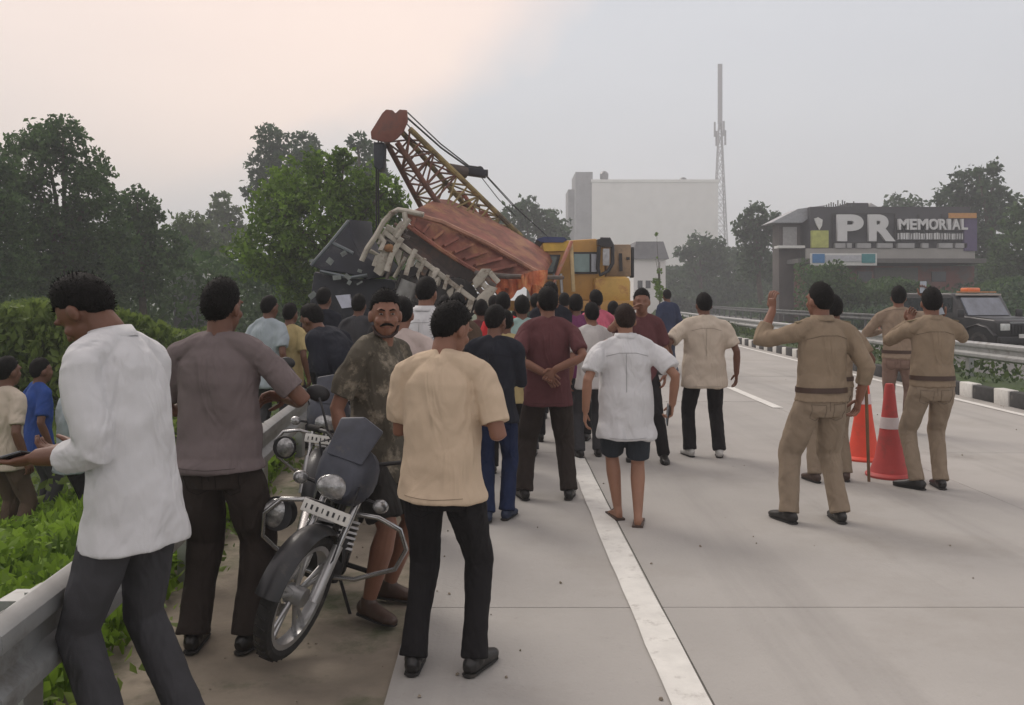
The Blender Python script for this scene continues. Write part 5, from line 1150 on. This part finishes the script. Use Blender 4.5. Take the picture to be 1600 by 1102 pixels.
# 6 maroon, hands clasped behind
person('man in a maroon T-shirt with both hands clasped behind his back', 856, 6.95, yaw=2, H=1.70, wide=1.06, head=(8, 0, 0), feet=((-.19, .0), (.17, .0)), hem=-.14, L=BACK(), Rr=arm((-.15, -.20, -.30), (1, -.35, -.1), h=(-.6, 0, -.75), n=(0, -1, 0), curl=.8), shirt=C_maroon, pants=C_dkbrown, skin='a', long_pants_flare=1.12, hairh=1.05, pleg=1.1)
# 7 pale striped shirt
person('man in a pale shirt half hidden between the maroon and the white-shirted men', 925, 8.8, yaw=10, H=1.57, head=(5, 0, 0), feet=((-.13, .0), (.08, .05)), hem=-.14, shirt=C_white2, pants=C_dkgrey, skin='a', L=H_(), Rr=H_())
# 8 stocky walker
_, h, _ = person('stocky man in a white shirt and dark knee-length shorts walking away in sandals', 978, 6.2, yaw=0, H=1.57, wide=1.14, belly=.05, lean=2, head=(3, 4, 0), feet=((-.045, .12, .0), (.075, -.08, 0)), hem=-.24, L=arm((.12, -.05, -.49), (.6, -1, 0), curl=.4), Rr=arm((.16, .0, -.44), (.9, -1, 0), curl=.8, n=(-1, 0, .1)),
    shirt=C_white, pants=C_shortsn, short=True, sandal=True, shoes=None, skin='c', hair=M_hairg, hairh=.8, loose=1.5, pleg=1.05, collar=True)
phone(h[1], 'dark phone carried low by the walking man in shorts', off=(.08, .025))
# 9 maroon shirt hand on head
person('thin man in a maroon shirt facing the camera with a hand at his forehead', 1003, 8.65, yaw=165, H=1.71, wide=.9, head=(8, 4, 0), feet=((-.22, .05), (.07, .0)), hem=-.16, L=H_(), Rr=arm((-.06, .20, .12), (.8, .3, -.7), h=(-.7, -.1, .7), curl=.4), shirt=C_maroon, pants=C_black, skin='a')
# 10 dark blue far
person('distant person in dark blue clothes walking along the road right of the crane', 1043, 18.4, yaw=15, H=1.82, head=(0, 4, 0), feet=((-.10, .12), (.12, -.14)), hem=-.14, shirt=C_dblue, sleeve='long', pants=cloth('slate_blue', (.05, .06, .09)), skin='b')
# 11 cream shirt stocky
person('stocky man in a cream shirt and black trousers standing alone mid-road', 1101, 8.8, yaw=0, H=1.67, wide=1.22, belly=.04, head=(6, 6, 0), feet=((-.14, .05), (.15, .0)), hem=-.17, L=arm((.13, -.02, -.42), (1, -.7, 0), curl=.7), Rr=arm((.12, .02, -.50), (.6, -1, 0)), shirt=C_cream2, pants=C_black, skin='b', shoes=M_shoew, hairh=.85, loose=1.5, long_pants_flare=1.1)
# 12 policeman raising left arm
_, h, _ = person('policeman in khaki raising his left forearm, seen from behind', 1284, 6.22, yaw=10, H=1.72, wide=1.06, belly=.015, head=(14, 0, 0), feet=((-.235, .04), (.13, -.02)), tuck=True, L=arm((.07, .24, .16), (.75, .2, -1), h=(.1, 0, 1), n=(-1, .4, 0), curl=.5), Rr=arm((.09, -.02, -.49), (.7, -1, 0), curl=.5),
    shirt=K_kh, sleeve='rolled', pants=K_khp, belt=True, epaul=True, collar=True, skin='a', pleg=1.12, long_pants_flare=1.1)
# 13 policeman hidden behind
_, h13, _ = person('policeman in khaki standing hidden behind the policeman with the raised arm', 1303, 7.6, yaw=0, H=1.64, wide=1.0, feet=((-.17, .0), (.12, .05)), tuck=True, Rr=arm((.12, .02, -.47), (.8, -1, 0), curl=1.0), shirt=K_kh, sleeve='short', pants=K_khp, belt=True, skin='b', shoes=M_shoeb)
wr = h13[1][0]; st_ = empty('bamboo_stick', (wr.x + .03, wr.y, 0), 0, 'brown wooden stick held upright beside the hidden policeman', 'stick')
m = MB(); m.tube([(0, 0, 0), (-.015, 0, .5), (-.03, 0, wr.z + .12)], [.013, .015, .014], 10); m.build('stick', mat('bamboo', (.16, .09, .045), rough=.6, var=.3), st_, smooth=True)
# 14 right policeman with phone
_, h, _ = person('right-hand policeman in khaki with both arms up filming on a phone', 1457, 7.3, yaw=-6, H=1.70, wide=1.04, belly=.01, head=(-6, 0, 0), feet=((-.13, .0), (.08, .04)), tuck=True, L=arm((-.08, .27, .05), (1, -.1, -.9), h=(-.4, .5, .8), n=(0, -1, .3), curl=.6), Rr=arm((-.03, .24, .08), (1, -.1, -.9), h=(-.2, .4, .9), n=(0, -1, .3), curl=.6), shirt=K_kh, sleeve='long', pants=K_khp, belt=True, collar=True, epaul=True, skin='a', pleg=1.06, toe=(-35, -10))
phone(h[1], 'phone held up by the right-hand policeman', off=(.10, .03))
# 15 left-behind policeman with raised phone
_, h, _ = person('policeman in pale khaki holding a phone high, beyond the right traffic cone', 1404, 10.4, yaw=-28, H=1.76, wide=1.05, lean=-2, head=(10, -5, 0), feet=((-.11, .0), (.10, .06)), tuck=True, L=arm((.02, .26, -.20), (1, -.2, -.8), h=(.4, .6, .5), curl=.7), Rr=arm((.06, .34, .22), (.8, .1, -1), h=(0, .5, 1), n=(0, -1, .3), curl=.5), shirt=K_kh2, sleeve='long', pants=cloth('khaki_mauve', (.22, .15, .12)), belt=True, skin='a')
phone(h[1], 'black phone held high by the pale khaki policeman', size=(.08, .17, .01), off=(.12, .02))
# crowd in front of the wreck
CR = 'crowd gathered before the wreck'
def cp(label, px, Y, H, shirt, pants=C_black, yaw=0, **k):
    k.setdefault('L', H_()); k.setdefault('Rr', H_()); k.setdefault('feet', ((-.12, 0), (.12, .05)))
    return person(label, px, Y, yaw=yaw, H=H, shirt=shirt, pants=pants, group=CR, **k)
cp('man in a bright white shirt standing behind the cream-shirted man', 664, 7.2, 1.79, C_white, C_dkgrey, yaw=-12, head=(-5, 8, 0), wide=1.05, sleeve='long', collar=True, loose=1.3)
cp('man in a pinkish white shirt just right of the moustached man', 626, 5.9, 1.62, C_pinkish, C_dkbrown, yaw=-8, head=(6, 10, 0), wide=1.1, loose=1.3)
cp('man in a light grey-blue shirt at the left end of the crowd', 418, 9.0, 1.64, C_lblue, C_dkgrey, yaw=-20, head=(-10, 5, 0), hem=-.18, loose=1.3, skin='b')
cp('person in a dull yellow shirt beside the light blue shirt', 452, 9.3, 1.56, C_yellow, C_dkgrey, yaw=-20, skin='b')
cp('man in black bending over the second motorcycle', 548, 6.9, 1.72, C_navy, C_black, yaw=62, lean=46, head=(0, -18, 0), sleeve='long', L=arm((.0, .30, -.40), (.4, -1, 0)), Rr=arm((.0, .30, -.38), (.4, -1, 0)), feet=((-.12, -.05), (.12, .1)), loose=1.4, skin='b')
cp('dark-haired man in black facing the wreck behind the bending man', 505, 10.0, 1.74, C_navy, C_black, yaw=-15, skin='b')
cp('man in a dark shirt behind the moustached man\'s left ear', 560, 9.6, 1.66, C_dkgrey, C_black, yaw=-10, skin='b')
cp('dark-haired man in a brown shirt right of the bright white shirt', 714, 8.2, 1.66, C_brown, C_black, yaw=-5, skin='b')
cp('man with red shirt peeking out left of the teal shirt', 786, 9.4, 1.68, C_red, C_black, yaw=4, skin='b')
cp('man in a pale teal shirt left of the maroon T-shirt', 816, 8.8, 1.64, C_teal, C_dkgrey, yaw=8, skin='b')
cp('child-height person in a dull yellow top behind the black shirt', 790, 8.0, 1.50, C_yellow, C_black, yaw=0, skin='b')
cp('man in a purple shirt right behind the maroon T-shirt', 900, 9.8, 1.66, C_purple, C_black, yaw=0, wide=1.1, skin='b')
cp('man in a bright pink striped shirt left of the pale check shirt', 932, 10.8, 1.72, C_pink, C_black, yaw=20, skin='b', L=H_(), Rr=arm((.0, .25, .05), (1, 0, -1)))
cp('person in a pale check shirt below the yellow fuel tank', 958, 11.6, 1.58, C_check, C_dkgrey, yaw=-10, skin='b')
cp('tall dark-clothed man directly behind the maroon T-shirt', 860, 9.8, 1.80, C_navy, C_black, yaw=0, skin='b')
cp('man in a black shirt under the truck wheels', 612, 8.6, 1.64, C_black, C_black, yaw=-10, skin='b')
cp('man in a dark maroon shirt before the dangling bracket plates', 752, 9.8, 1.60, C_maroon, C_black, yaw=5, skin='b')
cp('man in a dark green shirt in front of the crane deck', 838, 11.6, 1.68, cloth('dark_green', (.03, .05, .03)), C_black, yaw=10, skin='b')
cp('man in a charcoal shirt below the torn orange skirt', 772, 11.9, 1.66, C_dkgrey, C_black, yaw=0, skin='b')
cp('man in a white shirt far back between the wreck wheels', 694, 12.2, 1.66, C_white2, C_black, yaw=-5, skin='b')
cp('man in a brown shirt far back near the yellow post', 882, 12.6, 1.70, C_brown, C_black, yaw=5, skin='b')
LF = 'people standing down in the left field'
person('man in a cream T-shirt and brown trousers at the left edge in the field', 8, 7.4, yaw=-25, H=1.74, z=-.63, hem=-.13, feet=((-.1, 0), (.1, 0)), shirt=C_cream2, pants=C_brown, L=H_(), Rr=H_(), skin='b', group=LF)
person('youth in a blue T-shirt beside the cream-shirted man in the field', 60, 8.4, yaw=-40, H=1.66, z=-.63, feet=((-.1, 0), (.1, 0)), shirt=C_blue, pants=C_dkgrey, L=H_(), Rr=H_(), skin='b', group=LF)
person('man in a pale blue shirt and black trousers standing in the field', 112, 7.6, yaw=-55, H=1.66, z=-.63, head=(-20, 25, 0), feet=((-.1, 0), (.1, 0)), shirt=C_lblue, pants=C_black, L=FRONT(), Rr=FRONT(), skin='b', group=LF, loose=1.3)
bake_jobs()
# stitched details laid onto the baked cloth: yoke and hem seams, back pockets
from mathutils.bvhtree import BVHTree
def project(bv, pts, y0=-1.0, dy=1):
    o_ = []
    for x, z_ in pts:
        h_ = bv.ray_cast(Vector((x, y0, z_)), Vector((0, dy, 0)))
        if h_[0] is None: return None
        o_.append(h_[0] + h_[1] * .0006)
    return o_
def seam(par, bv, pts, name, mt, r_=.0024, n=14):
    P2 = []
    for a, b_ in zip(pts, pts[1:]):
        for k in range(n): P2.append((a[0] + (b_[0] - a[0]) * k / n, a[1] + (b_[1] - a[1]) * k / n))
    P2.append(pts[-1]); L2 = project(bv, P2)
    if L2 is None: return
    m = MB(); m.tube(L2, r_, 5); m.build(name, mt, par, smooth=2)
def stitched(root, shirt_kind, pocket=True):
    for ch in list(root.children):
        nm = ch.name.split('.')[0]
        if nm not in ('shirt', 'trousers', 'shorts'): continue
        dk = ch.data.materials[0]; me = ch.data; bv = BVHTree.FromPolygons([v.co for v in me.vertices], [p.vertices[:] for p in me.polygons])
        zs = [v.co.z for v in me.vertices]; zt_, zb_ = max(zs), min(zs)
        col = dk.node_tree.nodes['Principled BSDF']; sm_ = seam_mat(dk)
        if nm == 'shirt':
            if shirt_kind != 'tee': seam(ch, bv, [(-.15, zt_ - .17), (-.06, zt_ - .145), (.06, zt_ - .145), (.15, zt_ - .17)], 'yoke_seam', sm_); 
            if shirt_kind == 'shirt': seam(ch, bv, [(-.012, zt_ - .15), (-.012, zt_ - .42)], 'back_pleat', sm_); 
            if shirt_kind != 'tucked': seam(ch, bv, [(-.13, zb_ + .035), (0, zb_ + .03), (.13, zb_ + .035)], 'hem_seam', sm_, .0018)
        elif pocket:
            zc = zt_ - .135 if nm == 'trousers' else zt_ - .14
            for sx in (-1, 1):
                c = sx * .078; seam(ch, bv, [(c - .05, zc), (c + .05, zc + .004 * sx), (c + .046, zc - .10), (c, zc - .12), (c - .046, zc - .10), (c - .05, zc)], 'back_pocket', sm_, .0020, 8)
            seam(ch, bv, [(0, zt_ - .03), (0, zt_ - .18)], 'centre_seam', sm_, .0020)
_sm = {}
def seam_mat(src):
    if src.name not in _sm:
        m_ = src.copy(); m_.name = src.name + '_stitching'; _sm[src.name] = m_
        for n_ in m_.node_tree.nodes:
            if n_.type == 'VALTORGB':
                for e_ in n_.color_ramp.elements:
                    if n_.color_ramp.interpolation == 'LINEAR': e_.color = (e_.color[0] * .55, e_.color[1] * .55, e_.color[2] * .55, 1)
    return _sm[src.name]
for r_ in [o for o in bpy.data.objects if o.get('category') == 'person']:
    lb = r_['label']
    if 'policeman' in lb: stitched(r_, 'tucked')
    elif any(k in lb for k in ('grey T-shirt', 'cream T-shirt and black', 'maroon T-shirt with both')): stitched(r_, 'tee')
    elif any(k in lb for k in ('stocky man', 'bright white shirt standing', 'blue jeans')): stitched(r_, 'shirt')
# grit and pebbles on the road edge
m = MB()
for _ in range(480):
    y = 1.5 + 16 * random.random() ** 1.5; x = random.choice((random.gauss(XE(y), .25), random.uniform(XE(y), XK(y)), random.gauss(XK(y) - .15, .1), random.gauss(XE(y) - .5, .4)))
    if x < XR(y) or x > XK(y) - .05: continue
    r0 = random.uniform(.002, .008); m.box((x, y, r0 * .6 + (-.005 if x < XE(y) else .001)), (r0 * 2, r0 * 1.7, r0 * 1.3), Matrix.Rotation(random.random() * 3, 3, 'Z') @ Matrix.Rotation(random.uniform(-.5, .5), 3, 'X'), taper=.6)
tag(m.build('grit', M_soil), kind='stuff')
# ------------------------------------------------------------------ haze
HD = .0021
hm = bpy.data.materials.new('haze'); hm.use_nodes = True; t = hm.node_tree; n = t.nodes
n.remove(n['Principled BSDF']); pv = n.new('ShaderNodeVolumePrincipled'); pv.inputs['Color'].default_value = (.93, .95, 1, 1); pv.inputs['Density'].default_value = HD; pv.inputs['Anisotropy'].default_value = 0.1
t.links.new(pv.outputs[0], n['Material Output'].inputs['Volume'])
m = MB(); m.box((0, 440, 38), (1500, 980, 82)); tag(m.build('haze', hm), kind='stuff')
